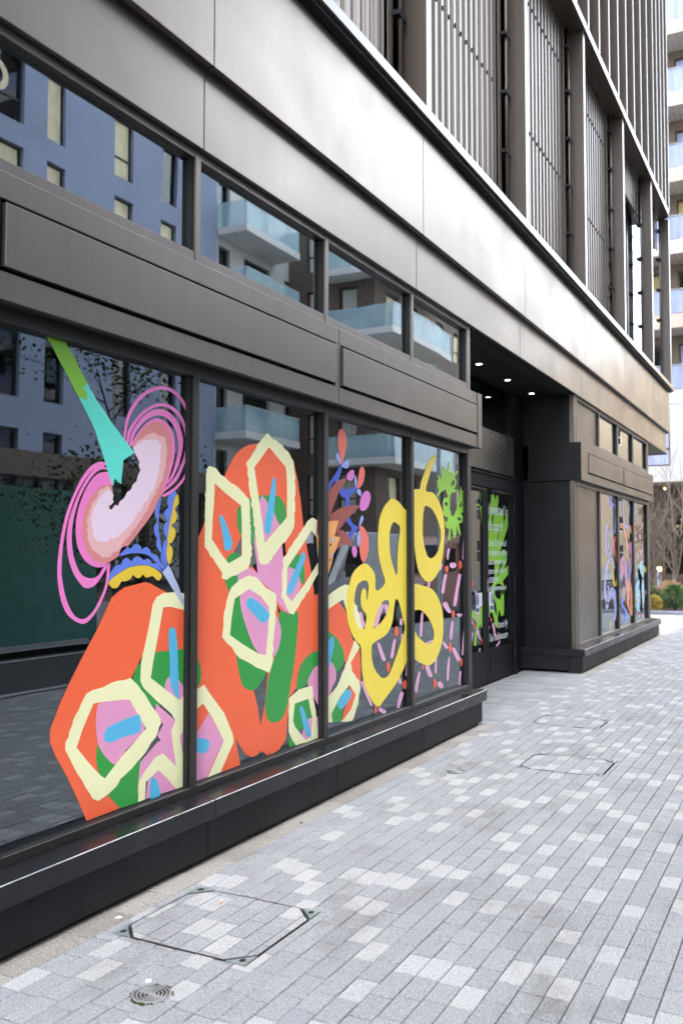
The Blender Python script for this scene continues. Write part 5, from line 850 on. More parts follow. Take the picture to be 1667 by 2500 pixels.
s|peach|3|0|17.398,1.253 17.319,1.218 17.243,1.166 17.163,1.107 17.092,1.048 17.042,0.989 16.992,0.927 16.954,0.863 16.939,0.799 16.985,0.732 17.057,0.662 17.133,0.601 17.24,0.558 17.341,0.556 17.368,0.597 17.324,0.658 17.286,0.725 17.274,0.787 17.273,0.847 17.294,0.91 17.328,0.973 17.362,1.033 17.383,1.095 17.413,1.157 17.439,1.212 17.432,1.251
s|peach|3|0|17.458,1.136 17.433,1.094 17.43,1.033 17.428,0.966 17.422,0.906 17.419,0.855 17.414,0.808 17.406,0.762 17.393,0.716 17.388,0.665 17.377,0.611 17.365,0.562 17.427,0.524 17.566,0.514 17.651,0.544 17.671,0.593 17.69,0.648 17.703,0.701 17.691,0.75 17.674,0.798 17.654,0.847 17.633,0.899 17.603,0.961 17.57,1.03 17.538,1.092 17.493,1.135
s|peach|3|0|17.102,0.97 17.04,0.943 16.976,0.902 16.922,0.854 16.906,0.801 16.96,0.739 17.056,0.668 17.157,0.602 17.258,0.557 17.323,0.557 17.287,0.603 17.185,0.669 17.09,0.739 17.038,0.797 17.037,0.847 17.074,0.895 17.122,0.936 17.135,0.967
s|cobalt|2|0|16.699,0.883 16.594,0.882 16.537,0.861 16.486,0.832 16.486,0.796 16.513,0.752 16.581,0.701 16.658,0.652 16.714,0.611 16.795,0.583 16.861,0.568 16.882,0.569 16.894,0.562 16.824,0.542 16.703,0.516 16.577,0.491 16.554,0.462 16.685,0.436 16.829,0.442 16.948,0.47 17.068,0.502 17.146,0.532 17.179,0.559 17.142,0.586 17.105,0.602 17.073,0.623 16.973,0.661 16.85,0.709 16.741,0.755 16.676,0.79 16.715,0.809 16.785,0.823 16.872,0.834 16.861,0.856
s|cobalt|2|0|16.551,0.72 16.558,0.687 16.612,0.639 16.667,0.591 16.76,0.559 16.884,0.559 16.877,0.593 16.784,0.641 16.692,0.688 16.6,0.72
s|lilac|1|0|18.032,2.632 17.983,2.601 17.99,2.561 17.995,2.515 17.993,2.471 17.988,2.425 17.975,2.375 17.962,2.329 17.979,2.298 18.023,2.299 18.076,2.331 18.116,2.378 18.156,2.43 18.187,2.478 18.197,2.524 18.2,2.571 18.2,2.612 18.144,2.638
s|stick|2|0|18.361,2.365 18.323,2.357 18.303,2.344 18.28,2.33 18.258,2.316 18.242,2.302 18.225,2.288 18.21,2.275 18.219,2.266 18.256,2.266 18.291,2.274 18.313,2.287 18.338,2.301 18.362,2.315 18.38,2.328 18.399,2.343 18.416,2.356 18.405,2.365
s|stick|2|0|18.529,2.357 18.505,2.349 18.506,2.341 18.506,2.331 18.507,2.321 18.513,2.312 18.519,2.303 18.525,2.294 18.55,2.289 18.59,2.291 18.612,2.298 18.613,2.307 18.615,2.317 18.616,2.326 18.612,2.335 18.607,2.345 18.603,2.354 18.576,2.359
s|stick|2|0|18.332,2.025 18.327,2.011 18.353,1.992 18.383,1.971 18.411,1.951 18.445,1.931 18.48,1.91 18.512,1.892 18.555,1.88 18.593,1.882 18.596,1.897 18.571,1.916 18.542,1.937 18.516,1.957 18.484,1.977 18.45,1.998 18.42,2.017 18.376,2.028
s|stick|2|0|18.527,2.057 18.496,2.04 18.487,2.015 18.477,1.987 18.468,1.961 18.464,1.935 18.46,1.908 18.457,1.883 18.475,1.866 18.514,1.866 18.542,1.884 18.553,1.908 18.565,1.936 18.577,1.962 18.582,1.989 18.589,2.016 18.594,2.041 18.573,2.058
s|stick|2|0|18.065,1.995 18.034,1.988 18.022,1.978 18.008,1.966 17.995,1.955 17.988,1.944 17.98,1.932 17.973,1.922 17.988,1.914 18.024,1.914 18.054,1.921 18.068,1.931 18.083,1.943 18.098,1.954 18.107,1.965 18.117,1.977 18.126,1.987 18.109,1.995
s|stick|2|0|18.779,1.788 18.742,1.777 18.723,1.761 18.703,1.743 18.683,1.726 18.669,1.709 18.654,1.691 18.642,1.675 18.653,1.664 18.692,1.662 18.727,1.673 18.748,1.689 18.771,1.707 18.793,1.723 18.808,1.74 18.825,1.759 18.84,1.775 18.827,1.786
s|stick|2|0|18.46,1.73 18.441,1.721 18.448,1.709 18.456,1.695 18.464,1.682 18.477,1.669 18.491,1.655 18.504,1.643 18.533,1.635 18.572,1.636 18.589,1.645 18.584,1.658 18.577,1.672 18.572,1.685 18.56,1.698 18.548,1.711 18.537,1.724 18.506,1.731
s|stick|2|0|18.224,1.662 18.206,1.652 18.213,1.638 18.22,1.623 18.228,1.608 18.241,1.593 18.254,1.578 18.266,1.564 18.295,1.555 18.333,1.556 18.35,1.566 18.345,1.58 18.339,1.595 18.333,1.61 18.322,1.625 18.311,1.64 18.3,1.654 18.27,1.663
s|stick|2|0|17.976,2.258 17.951,2.251 17.949,2.243 17.946,2.233 17.943,2.224 17.946,2.215 17.949,2.205 17.952,2.197 17.974,2.192 18.011,2.193 18.033,2.199 18.038,2.208 18.042,2.218 18.047,2.227 18.046,2.236 18.045,2.245 18.044,2.254 18.02,2.259
s|stick|2|0|18.363,1.058 18.335,1.052 18.327,1.042 18.318,1.031 18.31,1.02 18.308,1.009 18.305,0.997 18.303,0.987 18.322,0.979 18.36,0.977 18.387,0.983 18.397,0.993 18.407,1.004 18.417,1.015 18.421,1.026 18.426,1.037 18.43,1.048 18.409,1.056
s|stick|2|0|17.975,1.358 17.961,1.347 17.972,1.332 17.984,1.314 17.996,1.298 18.014,1.281 18.032,1.264 18.049,1.248 18.08,1.238 18.117,1.238 18.13,1.249 18.12,1.265 18.109,1.282 18.099,1.299 18.083,1.316 18.067,1.333 18.052,1.349 18.019,1.359
s|ember|4|1|18.248,2.132 18.22,2.113 18.183,2.102 18.139,2.103 18.107,2.118 18.107,2.139 18.141,2.155 18.187,2.16 18.231,2.151
s|ember|4|1|18.715,2.171 18.689,2.151 18.647,2.138 18.6,2.141 18.57,2.158 18.575,2.177 18.602,2.194 18.652,2.198 18.698,2.189
s|ember|4|1|18.209,1.73 18.188,1.71 18.148,1.7 18.102,1.703 18.077,1.719 18.071,1.739 18.106,1.754 18.152,1.759 18.186,1.748
s|ember|4|1|18.511,1.758 18.499,1.739 18.456,1.73 18.406,1.732 18.375,1.748 18.391,1.767 18.416,1.784 18.46,1.786 18.505,1.776
s|ember|4|1|18.768,1.539 18.747,1.52 18.711,1.512 18.664,1.515 18.632,1.531 18.642,1.551 18.667,1.566 18.716,1.569 18.755,1.559
s|ember|4|1|18.402,0.815 18.377,0.797 18.337,0.79 18.296,0.793 18.264,0.81 18.268,0.83 18.293,0.843 18.342,0.843 18.382,0.835
s|ember|4|1|18.089,0.748 18.067,0.732 18.031,0.723 17.984,0.729 17.96,0.744 17.954,0.764 17.989,0.779 18.034,0.778 18.076,0.768
s|ember|4|1|18.757,0.868 18.733,0.851 18.693,0.84 18.645,0.848 18.611,0.864 18.623,0.883 18.65,0.898 18.696,0.901 18.734,0.888
s|ember|4|1|18.493,0.703 18.483,0.683 18.442,0.678 18.394,0.681 18.369,0.699 18.364,0.719 18.402,0.732 18.446,0.732 18.485,0.721
s|ember|4|1|18.143,0.547 18.131,0.53 18.087,0.521 18.04,0.529 18.021,0.544 18.021,0.564 18.044,0.576 18.091,0.578 18.124,0.566
s|ember|4|1|18.366,0.468 18.35,0.45 18.307,0.442 18.266,0.45 18.238,0.466 18.23,0.486 18.263,0.498 18.313,0.501 18.354,0.488
s|ember|4|1|18.759,0.458 18.735,0.441 18.695,0.433 18.646,0.44 18.612,0.457 18.617,0.476 18.653,0.49 18.699,0.491 18.743,0.477
s|ember|4|1|17.938,0.834 17.925,0.817 17.888,0.808 17.847,0.814 17.826,0.829 17.819,0.848 17.853,0.863 17.894,0.863 17.937,0.852
s|aqua|2|0|18.663,1.541 18.565,1.52 18.493,1.486 18.417,1.449 18.344,1.414 18.288,1.383 18.226,1.35 18.171,1.314 18.139,1.276 18.15,1.236 18.187,1.197 18.228,1.164 18.38,1.145 18.642,1.151 18.732,1.177 18.674,1.208 18.624,1.24 18.599,1.269 18.606,1.295 18.637,1.326 18.682,1.36 18.724,1.395 18.742,1.434 18.763,1.475 18.778,1.511 18.74,1.538
s|aqua|2|0|18.192,1.448 18.16,1.417 18.177,1.374 18.198,1.327 18.217,1.284 18.237,1.244 18.259,1.204 18.277,1.17 18.396,1.147 18.625,1.149 18.696,1.175 18.639,1.209 18.578,1.249 18.52,1.288 18.462,1.331 18.403,1.378 18.348,1.421 18.266,1.449
s|aqua|2|0|18.893,1.43 18.798,1.402 18.721,1.36 18.638,1.314 18.564,1.274 18.477,1.241 18.391,1.21 18.314,1.183 18.361,1.157 18.583,1.141 18.704,1.155 18.728,1.186 18.76,1.222 18.792,1.259 18.85,1.301 18.915,1.349 18.973,1.393 18.971,1.426
s|aqua|2|0|18.362,1.183 18.183,1.164 18.096,1.126 18.006,1.078 17.934,1.023 17.891,0.961 17.86,0.891 17.841,0.82 17.839,0.753 17.927,0.686 18.036,0.623 18.145,0.57 18.344,0.531 18.57,0.528 18.688,0.563 18.671,0.615 18.658,0.673 18.668,0.729 18.634,0.791 18.615,0.862 18.609,0.931 18.613,0.991 18.625,1.042 18.655,1.089 18.687,1.131 18.587,1.169
s|aqua|2|0|18.474,1.174 18.371,1.144 18.388,1.1 18.406,1.049 18.42,1 18.433,0.952 18.446,0.904 18.451,0.855 18.442,0.801 18.427,0.734 18.394,0.658 18.36,0.588 18.419,0.533 18.572,0.522 18.707,0.563 18.782,0.632 18.857,0.708 18.914,0.777 18.925,0.836 18.919,0.891 18.906,0.941 18.892,0.989 18.878,1.041 18.859,1.094 18.84,1.139 18.708,1.172
s|gold|3|0|19.044,1.399 18.979,1.378 18.958,1.346 18.936,1.313 18.981,1.289 19.103,1.286 19.169,1.307 19.179,1.34 19.188,1.373 19.142,1.397
s|coral|3|0|19.165,2.056 19.138,2.038 19.14,2.013 19.143,1.988 19.174,1.972 19.232,1.973 19.26,1.991 19.257,2.016 19.254,2.041 19.223,2.057
s|violet|3|0|19.091,0.925 19.063,0.909 19.059,0.884 19.054,0.86 19.076,0.842 19.125,0.84 19.153,0.856 19.158,0.88 19.162,0.905 19.141,0.923"""
def smooth_poly(P):
    n = len(P); out = []
    for i in range(n):
        p0, p1, p2, p3 = P[i-1], P[i], P[(i+1) % n], P[(i+2) % n]
        for tt in (0, .33, .67):
            out.append(tuple(.5*(2*p1[k]+(p2[k]-p0[k])*tt+(2*p0[k]-5*p1[k]+4*p2[k]-p3[k])*tt*tt+(3*p1[k]-p0[k]-3*p2[k]+p3[k])*tt**3) for k in (0, 1)))
    return out
KIND = dict(leaf='vinyl_stem', teal='vinyl_stem', pink='vinyl_ring', salmon='vinyl_petal', rose='vinyl_petal', pale='vinyl_petal', cobalt='vinyl_frill', gold='vinyl_frill', paleblue='vinyl_stem', orange='vinyl_ground', green='vinyl_leaf', mauve='vinyl_petal', cream='vinyl_outline', sky='vinyl_stamen',
 brown='vinyl_flame', tan='vinyl_body', dark='vinyl_dot', royal='vinyl_branch', coral='vinyl_petal', violet='vinyl_bud', peri='vinyl_leaf', yellow='vinyl_loop', lime='vinyl_leaf', stick='vinyl_stick', ember='vinyl_drop')
def clip_rect(P, r_): return clip_convex(P, [(r_[0], r_[2]), (r_[1], r_[2]), (r_[1], r_[3]), (r_[0], r_[3])])
def vinyl(pane, yg, rect, col, layer, outer, holes):
    o = clip_rect(outer, rect)
    if len(o) < 3: return
    hs = [h for h in (clip_rect(h, rect) for h in holes) if len(h) > 2]
    y = yg-.0009-layer*.00035
    polys = [[Vector((x, z, 0)) for x, z in q] for q in [o]+hs]
    tris = geometry.tessellate_polygon(polys); vs_ = [v for q in polys for v in q]
    me = bpy.data.meshes.new(KIND.get(col, 'vinyl_shape')); me.from_pydata([(v.x, y, v.y) for v in vs_], [], [tuple(q) for q in tris])
    ob = bpy.data.objects.new(me.name, me); COL.objects.link(ob); me.materials.append(M['vinyl_'+col]); ob.parent = pane
for line in ART.split('\n'):
    f_ = line.split('|')
    if len(f_) < 5: continue
    grp, col, layer, sm = f_[0], f_[1], int(f_[2]), f_[3] == '1'
    polys = [[tuple(map(float, q.split(','))) for q in s_.split(' ')] for s_ in f_[4:]]
    if sm: polys = [smooth_poly(p) for p in polys]
    if grp == 'd':
        for ga, gb, lo, hi, dr, gp in DOORS: vinyl(dr, .6605, (ga, gb, lo, hi), col, layer, polys[0], polys[1:])
    else:
        for a, b_, lo, hi, g in PANES: vinyl(g, 0, (a-.001, b_+.001, lo, hi), col, layer, polys[0], polys[1:])
# ---- lettering and notices on the doors
def text(body, x, z, size, y, mat, parent, shear=.18, width=None):
    cu = bpy.data.curves.new('lettering', 'FONT'); cu.body = body; cu.size = size; cu.shear = shear; cu.extrude = .0002; cu.offset = size*.002
    tmp = bpy.data.objects.new('lettering', cu); COL.objects.link(tmp); bpy.context.view_layer.update()
    me = bpy.data.meshes.new_from_object(tmp); bpy.data.objects.remove(tmp)
    xs = [v.co.x for v in me.vertices]; s_ = width/(max(xs)-min(xs)) if width else 1
    for v in me.vertices: v.co = Vector((x+v.co.x*s_, y-v.co.z, z+v.co.y))
    me.materials.clear(); o = link('lettering', me, mat); o.parent = parent; return o
dr = DOORS[1][4]; yt = .6605-.004
for body, z, size, wd, x in (('Interested in', 2.17, .2, .80, 11.28), ('this space?', 1.96, .19, .62, 11.27), ('Contact CFCommercial', 1.76, .12, .74, 11.28), ('for details and to find out', 1.635, .12, .80, 11.27), ('about other commercial', 1.52, .11, .74, 11.27), ('spaces on the Peninsula', 1.40, .11, .74, 11.27), ('02038204484', 1.285, .10, .42, 11.28), ('info@cfcommercial.co.uk', 1.18, .10, .74, 11.28),
                             ('Artwork By', .68, .14, .44, 11.62), ('Tsai-Yoshikawa.com', .53, .14, .76, 11.28)):
    text(body, x, z, size, yt, 'vinyl_white', dr, .25, wd)
for dr, x0, x1, cx_ in ((DOORS[0][4], 10.78, 11.02, 10.84), (DOORS[1][4], 11.255, 11.47, 11.41)):
    yy = .6605-.0048
    part('notice', MB().quad((x0, yy, 1.0), (x1, yy, 1.0), (x1, yy, 1.17), (x0, yy, 1.17)).quad((cx_-.065, yy, .92), (cx_+.065, yy, .92), (cx_+.065, yy, .9995), (cx_-.065, yy, .9995)), 'vinyl_white', dr)
    part('notice_disc', MB().quad(*[(cx_+.052*math.cos(k*math.pi/10), yy-.0006, 1.085+.075*math.sin(k*math.pi/10)) for k in range(20)]), 'vinyl_notice', dr)
    part('notice_mark', MB().quad((cx_-.008, yy-.0012, 1.06), (cx_+.008, yy-.0012, 1.06), (cx_+.011, yy-.0012, 1.145), (cx_-.011, yy-.0012, 1.145)).quad((cx_-.009, yy-.0012, 1.03), (cx_+.009, yy-.0012, 1.03), (cx_+.009, yy-.0012, 1.048), (cx_-.009, yy-.0012, 1.048)), 'vinyl_white', dr)
    part('notice_bar', MB().quad((cx_-.055, yy-.0006, .935), (cx_+.055, yy-.0006, .935), (cx_+.055, yy-.0006, .985), (cx_-.055, yy-.0006, .985)), 'vinyl_notice', dr)
# ================================================================== ACROSS THE STREET (seen in the glass)
random.seed(5)
plain('grey_render', (.30, .345, .47), .8, 0, .3, .06, (.6, .6, .6)); plain('pale_render', (.62, .60, .57), .8, 0, .3, .05, (.6, .6, .6))
def brick_mat(name, c1, c2, mortar):
    m, t, n, b = nodes(name)
    g = t.nodes.new('ShaderNodeNewGeometry'); sp = t.nodes.new('ShaderNodeSeparateXYZ'); cb = t.nodes.new('ShaderNodeCombineXYZ'); ad = N(t, 'ShaderNodeMath', operation='ADD')
    t.links.new(g.outputs['Position'], sp.inputs[0]); t.links.new(sp.outputs['X'], ad.inputs[0]); t.links.new(sp.outputs['Y'], ad.inputs[1]); t.links.new(ad.outputs[0], cb.inputs[0]); t.links.new(sp.outputs['Z'], cb.inputs[1])
    bk = t.nodes.new('ShaderNodeTexBrick'); bk.inputs['Scale'].default_value = 1.0; bk.inputs['Brick Width'].default_value = .225; bk.inputs['Row Height'].default_value = .075; bk.inputs['Mortar Size'].default_value = .01
    bk.inputs['Color1'].default_value = (*c1, 1); bk.inputs['Color2'].default_value = (*c2, 1); bk.inputs['Mortar'].default_value = (*mortar, 1)
    t.links.new(cb.outputs[0], bk.inputs['Vector']); t.links.new(bk.outputs[0], b.inputs['Base Color']); b.inputs['Roughness'].default_value = .9
brick_mat('dark_brick', (.11, .075, .06), (.19, .13, .10), (.17, .15, .13)); brick_mat('beige_brick', (.36, .27, .175), (.43, .33, .22), (.38, .32, .25))
plain('white_slab', (.74, .73, .71), .6, 0, .4, .04); plain('dark_frame', (.025, .028, .028), .5); plain('window_cream', (.85, .76, .48), .6, 0, .5, .15, (4, 4, 1.5)); plain('shopfront_dark', (.03, .045, .045), .3)  # window panes and ring sign share one cream colour
plain('curtain', (.66, .64, .58), .8, 0, .3, .25, (9, 9, .3)); plain('soffit_warm', (.35, .33, .30), .8)
# --- grey rendered block
G = thing('grey_building', (20, -19.6, 0), 'blue grey rendered apartment block reflected in the nearest window', 'building')
ops = []; fl = []
for zt in (5.7, 8.9, 11.9, 14.9, 17.85, 20.8, 23.75, 26.7, 29.6, 32.6, 35.5, 38.5, 41.4):
    for x in (-8.0, -4.6, -1.2, 2.2, 5.6, 9.0, 12.4, 15.6, 18.4, 20.1, 22.1, 25.4, 28.2):
        wd = 1.0 if x not in (22.1,) else .86
        ops.append((x, x+wd, zt-2.2, zt))
facade('y', -19.6, -32, 31.8, 5.02, 54, ops, -.22).build('wall', 'grey_render', G)  # unseen upper storeys, raised to shade the tower and darken the fascia
def ring_sign(parent, x, y, z, r0, r1):
    mb = MB()
    for k in range(20):
        a0, a1 = k*math.pi/10, (k+1)*math.pi/10
        mb.quad(*[(x+r_*math.cos(a), y, z+r_*math.sin(a)) for a, r_ in ((a0, r0), (a1, r0), (a1, r1), (a0, r1))])
    o = mb.build('ring_sign', 'window_cream', None, fix=False); o.parent = parent
for k, o in enumerate(ops):
    if o[0] == 20.1 and abs(o[3]-17.85) < .01: ring_sign(window('y', -19.6, *o, -.22, G, 'dark_frame', 'far_glass', .07, .36), 20.1, -19.78, 16.95, .3, .52); continue
    window('y', -19.6, *o, -.22, G, 'dark_frame', 'window_cream' if (k*7) % 10 < 8 and o[3] > 10 else 'far_glass', .07, .36 if k % 3 == 0 else None)
sh_ops = [(x, x+3.2, .3, 4.2) for x in (-28, -24, -20, -16, -12, -8, -4, 0, 4, 8, 12, 16, 20.3, 24.3, 28)]
facade('y', -19.55, -32, 31.8, 0, 5.02, sh_ops, -.3).build('base_wall', 'dark_brick', G)
for o in sh_ops: window('y', -19.55, *o, -.3, G, 'dark_frame', 'far_glass', .1)
MB().box(-32, 31.75, -32, -19.9, .1, 53.99).build('body', 'grey_render', G); MB().box(-32.1, 31.85, -32, -19.4, 54.0, 54.3).build('parapet', 'white_slab', G)
# --- pale block with glass balconies
P_ = thing('balcony_building', (35, -19.7, 0), 'pale block with white balcony slabs and glass rails reflected beside the grey block', 'building')
ops = []
for z in (3.9, 6.85, 9.8, 12.75, 15.7): ops += [(32.0, 32.85, z+.05, z+2.25), (34.0, 36.2, z+.05, z+2.25), (37.6, 38.3, z+.6, z+2.2)]
facade('y', -19.65, 31.8, 39, 0, 18.6, ops, -.25).build('wall', 'pale_render', P_)
for k, o in enumerate(ops): window('y', -19.65, *o, -.25, P_, 'dark_frame', ('far_glass', 'curtain')[k % 3 == 2], .07)
MB().box(31.8, 39, -32, -20, 0, 18.58).build('body', 'pale_render', P_)
for z in (3.9, 6.85, 9.8, 12.75, 15.7):
    s_ = MB().box(31.9, 36.5, -19.64, -18.1, z-.32, z).build('balcony', 'white_slab', P_, .01)
    hr = MB().box(31.92, 36.48, -18.165, -18.115, z+1.062, z+1.085).build('handrail', 'white_slab'); hr.parent = s_
    r_ = MB().box(31.93, 36.47, -18.15, -18.13, z+.001, z+1.06).box(31.93, 31.95, -19.64, -18.151, z+.001, z+1.06).box(36.45, 36.47, -19.64, -18.151, z+.001, z+1.06).build('glass_rail', 'rail_sky_tint'); r_.parent = s_
# --- dark brick block with wrapped balconies
B_ = thing('brick_building', (48, -15, 0), 'dark brick block with white balconies reflected in the right hand windows', 'building')
ops = []
for i, z in enumerate((.1, 3.05, 6.0, 8.95, 11.9, 14.85)):
    for x in (39.4, 41.6, 45.6, 48.6): ops.append((x, x+1.3, z+(.15 if x < 43 else .7), z+2.35))
facade('y', -15, 38, 51, 0, 17.4, ops, -.25).build('wall', 'dark_brick', B_)
for k, o in enumerate(ops): window('y', -15, *o, -.25, B_, 'dark_frame', ('curtain', 'far_glass', 'window_cream')[k*5 % 3], .07, .4)
ops = [(-18.6, -17.7, z+.4, z+2.4) for z in (3.05, 6.0, 8.95, 11.9, 14.85)]+[(-16.9, -16.0, z+.4, z+2.4) for z in (3.05, 6.0, 8.95, 11.9, 14.85)]
facade('x', 38, -19.64, -15, 0, 17.4, ops, .25).build('side_wall', 'dark_brick', B_)
for o in ops: window('x', 38, *o, .25, B_, 'dark_frame', 'curtain', .07, .4)
MB().box(38.4, 50.99, -31, -15.4, 0, 17.38).build('body', 'dark_brick', B_)
for z in (6.0, 8.95, 11.9, 14.85):
    s_ = MB().prism([(36.9, -13.5), (44.3, -13.5), (44.3, -14.995), (37.995, -14.995), (37.995, -17.2), (36.9, -17.2)], 'z', z-.3, z).build('balcony', 'white_slab', B_, .01)
    r_ = MB().box(36.95, 44.25, -13.56, -13.54, z+.001, z+1.05).box(36.95, 36.97, -17.15, -13.561, z+.001, z+1.05).box(44.23, 44.25, -14.99, -13.561, z+.001, z+1.05).build('glass_rail', 'rail_sky_tint'); r_.parent = s_
    t2 = MB().box(36.93, 44.27, -13.58, -13.52, z+1.052, z+1.09).build('handrail', 'white_slab'); t2.parent = s_
    e = MB().box(44.24, 44.3, -14.99, -13.5, z+.001, z+1.1).build('end_screen', 'white_slab'); e.parent = s_
# --- beige brick terrace, in sun
S_ = thing('beige_building', (104, -22, 0), 'long sunlit beige brick block reflected in the far shop windows', 'building')
ops = [(y, y+1.3, z, z+1.7) for y in [-48+3.4*k for k in range(13)] for z in (1.0, 4.2, 7.4, 10.6, 13.8, 17.0, 20.2)]
facade('x', 104, -50, -3, 0, 23, ops, .2).build('wall', 'beige_brick', S_)
for k, o in enumerate(ops): window('x', 104, *o, .2, S_, 'white_slab', 'far_glass', .08, .5)
MB().box(104.3, 116, -50, -3, 0, 22.98).build('body', 'beige_brick', S_); MB().box(103.9, 116.1, -50.1, -2.9, 23, 23.3).build('parapet', 'white_slab', S_)
U_ = thing('added_sky_block', (76, -18.5, 0), 'added tan brick block that cuts the low sky mirrored in the fascia', 'building')  # block added in the gap to dim the right end of the fascia
ops = [(x, x+1.3, z, z+1.8) for x in [55+3.6*k for k in range(12)] for z in (1.0, 4.2, 7.4, 10.6, 13.8, 17.0, 20.2)]
facade('y', -18.5, 53, 98, 0, 24, ops, -.2).build('wall', 'beige_brick', U_)
for k, o in enumerate(ops): window('y', -18.5, *o, -.2, U_, 'white_slab', 'far_glass', .08, .5)
MB().box(53.01, 98, -30, -18.8, 0, 23.98).build('body', 'beige_brick', U_)
# --- green site hoarding on the far side of the road
plain('hoarding_green', (.12, .42, .34), .45, 0, .4, .1)
Hd = thing('site_hoarding', (8, -9.4, 0), 'teal green panel hoarding mirrored at the lower left of the nearest window', 'hoarding')
for k in range(6): MB().box(-1+k*2.44+.004, -1+(k+1)*2.44-.004, -9.44, -9.4, .05, 2.85).build('panel', 'hoarding_green', Hd, .003)
for k in range(7): MB().box(-1.05+k*2.44, -.95+k*2.44, -9.56, -9.445, -.0, 2.9).build('post', 'dark_frame', Hd)
# --- vans
plain('van_white', (.78, .79, .80), .25, 0, .6, .02); plain('van_grey', (.20, .21, .23), .3, .3, .6, .02); plain('tyre', (.02, .02, .02), .85); plain('wheel_grey', (.35, .35, .36), .4, .6); plain('van_glass', (.01, .015, .018), .06, 0, .8); plain('headlight', (.8, .82, .85), .12, 0, .8); plain('plate', (.8, .8, .75), .5); plain('bumper', (.03, .03, .032), .6); plain('van_brown', (.30, .13, .10), .3); plain('tail_red', (.5, .02, .02), .3)
def van(loc, label, mat, graphic, rz=0):
    """panel van, nose towards -X, 5.1 m long; built in local coordinates"""
    t_ = thing('parked_van', loc, label, 'van', 'vans parked in the street', rz)
    W = .98
    prof = [(0, .38), (.02, .78), (.12, 1.0), (.95, 1.22), (1.72, 2.02), (2.0, 2.2), (2.5, 2.27), (4.9, 2.25), (5.08, 2.1), (5.12, .38)]
    mb = MB(); n = len(prof)
    secs = [(-W, .0), (-W*.965, .06), (W*.965, .06), (W, .0)]
    # three cross-slices per side: full width up to the waist, tumblehome above
    def half(z): return W-max(0, z-1.05)*.085
    i = len(mb.v); mb.v += [(x, -half(z), z) for x, z in prof]+[(x, half(z), z) for x, z in prof]
    mb.f.append(tuple(range(n))); mb.f.append(tuple(range(n, 2*n))[::-1])
    for k in range(n): mb.f.append((k, n+k, n+(k+1) % n, (k+1) % n))
    mb.build('body', mat, t_, .03, local=True, seg=2)
    MB().quad((.99, -.80, 1.27), (.99, .80, 1.27), (1.66, .74, 1.985), (1.66, -.74, 1.985)).prism([(.985, -.8), (.985, .8), (.99, .8), (.99, -.8)], 'z', 1.26, 1.27).build('windscreen', 'van_glass', t_, local=True).location = (-.022, 0, .022)
    for s in (-1, 1):
        y = s*(half(1.6)+.004)
        MB().prism([(1.25, 1.3), (2.25, 1.3), (2.25, 1.92), (1.72, 1.92)], 'y', y-.012, y+.012).build('side_window', 'van_glass', t_, local=True)
        MB().prism([(.03, .82), (.3, .9), (.36, 1.03), (.1, .99)], 'y', s*.66-.2, s*.66+.2).build('headlight', 'headlight', t_, .01, local=True).location = (-.03, 0, 0)
        MB().box(1.2, 1.32, s*1.16-.1, s*1.16+.1, 1.28, 1.55).build('mirror', 'bumper', t_, .02, local=True)
        MB().box(5.09, 5.14, s*.86-.06, s*.86+.06, .9, 1.5).build('tail_light', 'tail_red', t_, local=True)
        for x in (.85, 4.15):
            wl = MB().tube([(x, s*.82, .34), (x, s*1.0, .34)], .34, 24).build('wheel', 'tyre', t_, .02, local=True)
            MB().tube([(x, s*.995, .34), (x, s*1.008, .34)], .21, 20).build('hub', 'wheel_grey', wl, local=True)
    MB().box(-.06, .2, -.97, .97, .34, .62).build('front_bumper', 'bumper', t_, .03, local=True); MB().box(5.0, 5.18, -.95, .95, .34, .6).build('rear_bumper', 'bumper', t_, .03, local=True)
    MB().box(-.03, .02, -.5, .5, .66, .82).build('grille', 'bumper', t_, .01, local=True); MB().box(-.075, -.062, -.26, .26, .44, .55).build('number_plate', 'plate', t_, local=True)
    if graphic:
        y = half(1.5)+.012
        gp = MB().prism([(2.6, 1.0), (4.95, 1.0), (4.95, 2.05), (2.6, 2.1)], 'y', half(1.0)-.06, half(1.0)+.006).build('side_graphic', 'van_brown', t_, local=True)
        cu = bpy.data.curves.new('lettering', 'FONT'); cu.body = 'Sahale'; cu.size = .55
        tmp = bpy.data.objects.new('lettering', cu); COL.objects.link(tmp); bpy.context.view_layer.update(); me = bpy.data.meshes.new_from_object(tmp); bpy.data.objects.remove(tmp)
        for v in me.vertices: v.co = Vector((4.75-v.co.x, half(1.0)+.008, 1.3+v.co.y))
        me.materials.clear(); link('lettering', me, 'van_white', gp, True)
    return t_
van((16.0, -6.85, -.11), 'white panel van mirrored behind the yellow mural', 'van_white', False)
van((21.9, -6.85, -.11), 'brown lettered van parked behind the white one', 'van_brown', True)
# --- lamp post and street tree near the kerb
plain('lamp_grey', (.30, .33, .36), .4, .5)
Lp = thing('street_lamp', (20.6, -5.0, 0), 'slim grey street lamp post mirrored in the fourth window', 'street lamp')
MB().tube([(20.6, -5.0, -.02), (20.6, -5.0, .9), (20.6, -5.0, .92), (20.6, -5.0, 6.2)], [.09, .085, .055, .045], 12).build('pole', 'lamp_grey', Lp, smooth=True)
MB().tube([(20.6, -5.0, 6.15), (20.6, -5.6, 6.4)], .03, 8).build('arm', 'lamp_grey', Lp); MB().box(20.48, 20.72, -6.2, -5.55, 6.36, 6.45).build('lantern', 'lamp_grey', Lp, .02)
plain('bark_dark', (.06, .05, .045), .9, 0, .2, .3, (20, 20, 4), .5, 30); plain('leaf_green', (.05, .085, .025), .7, 0, .3, .5, (2, 2, 2)); plain('leaf_russet', (.15, .09, .03), .7, 0, .3, .4, (2, 2, 2))
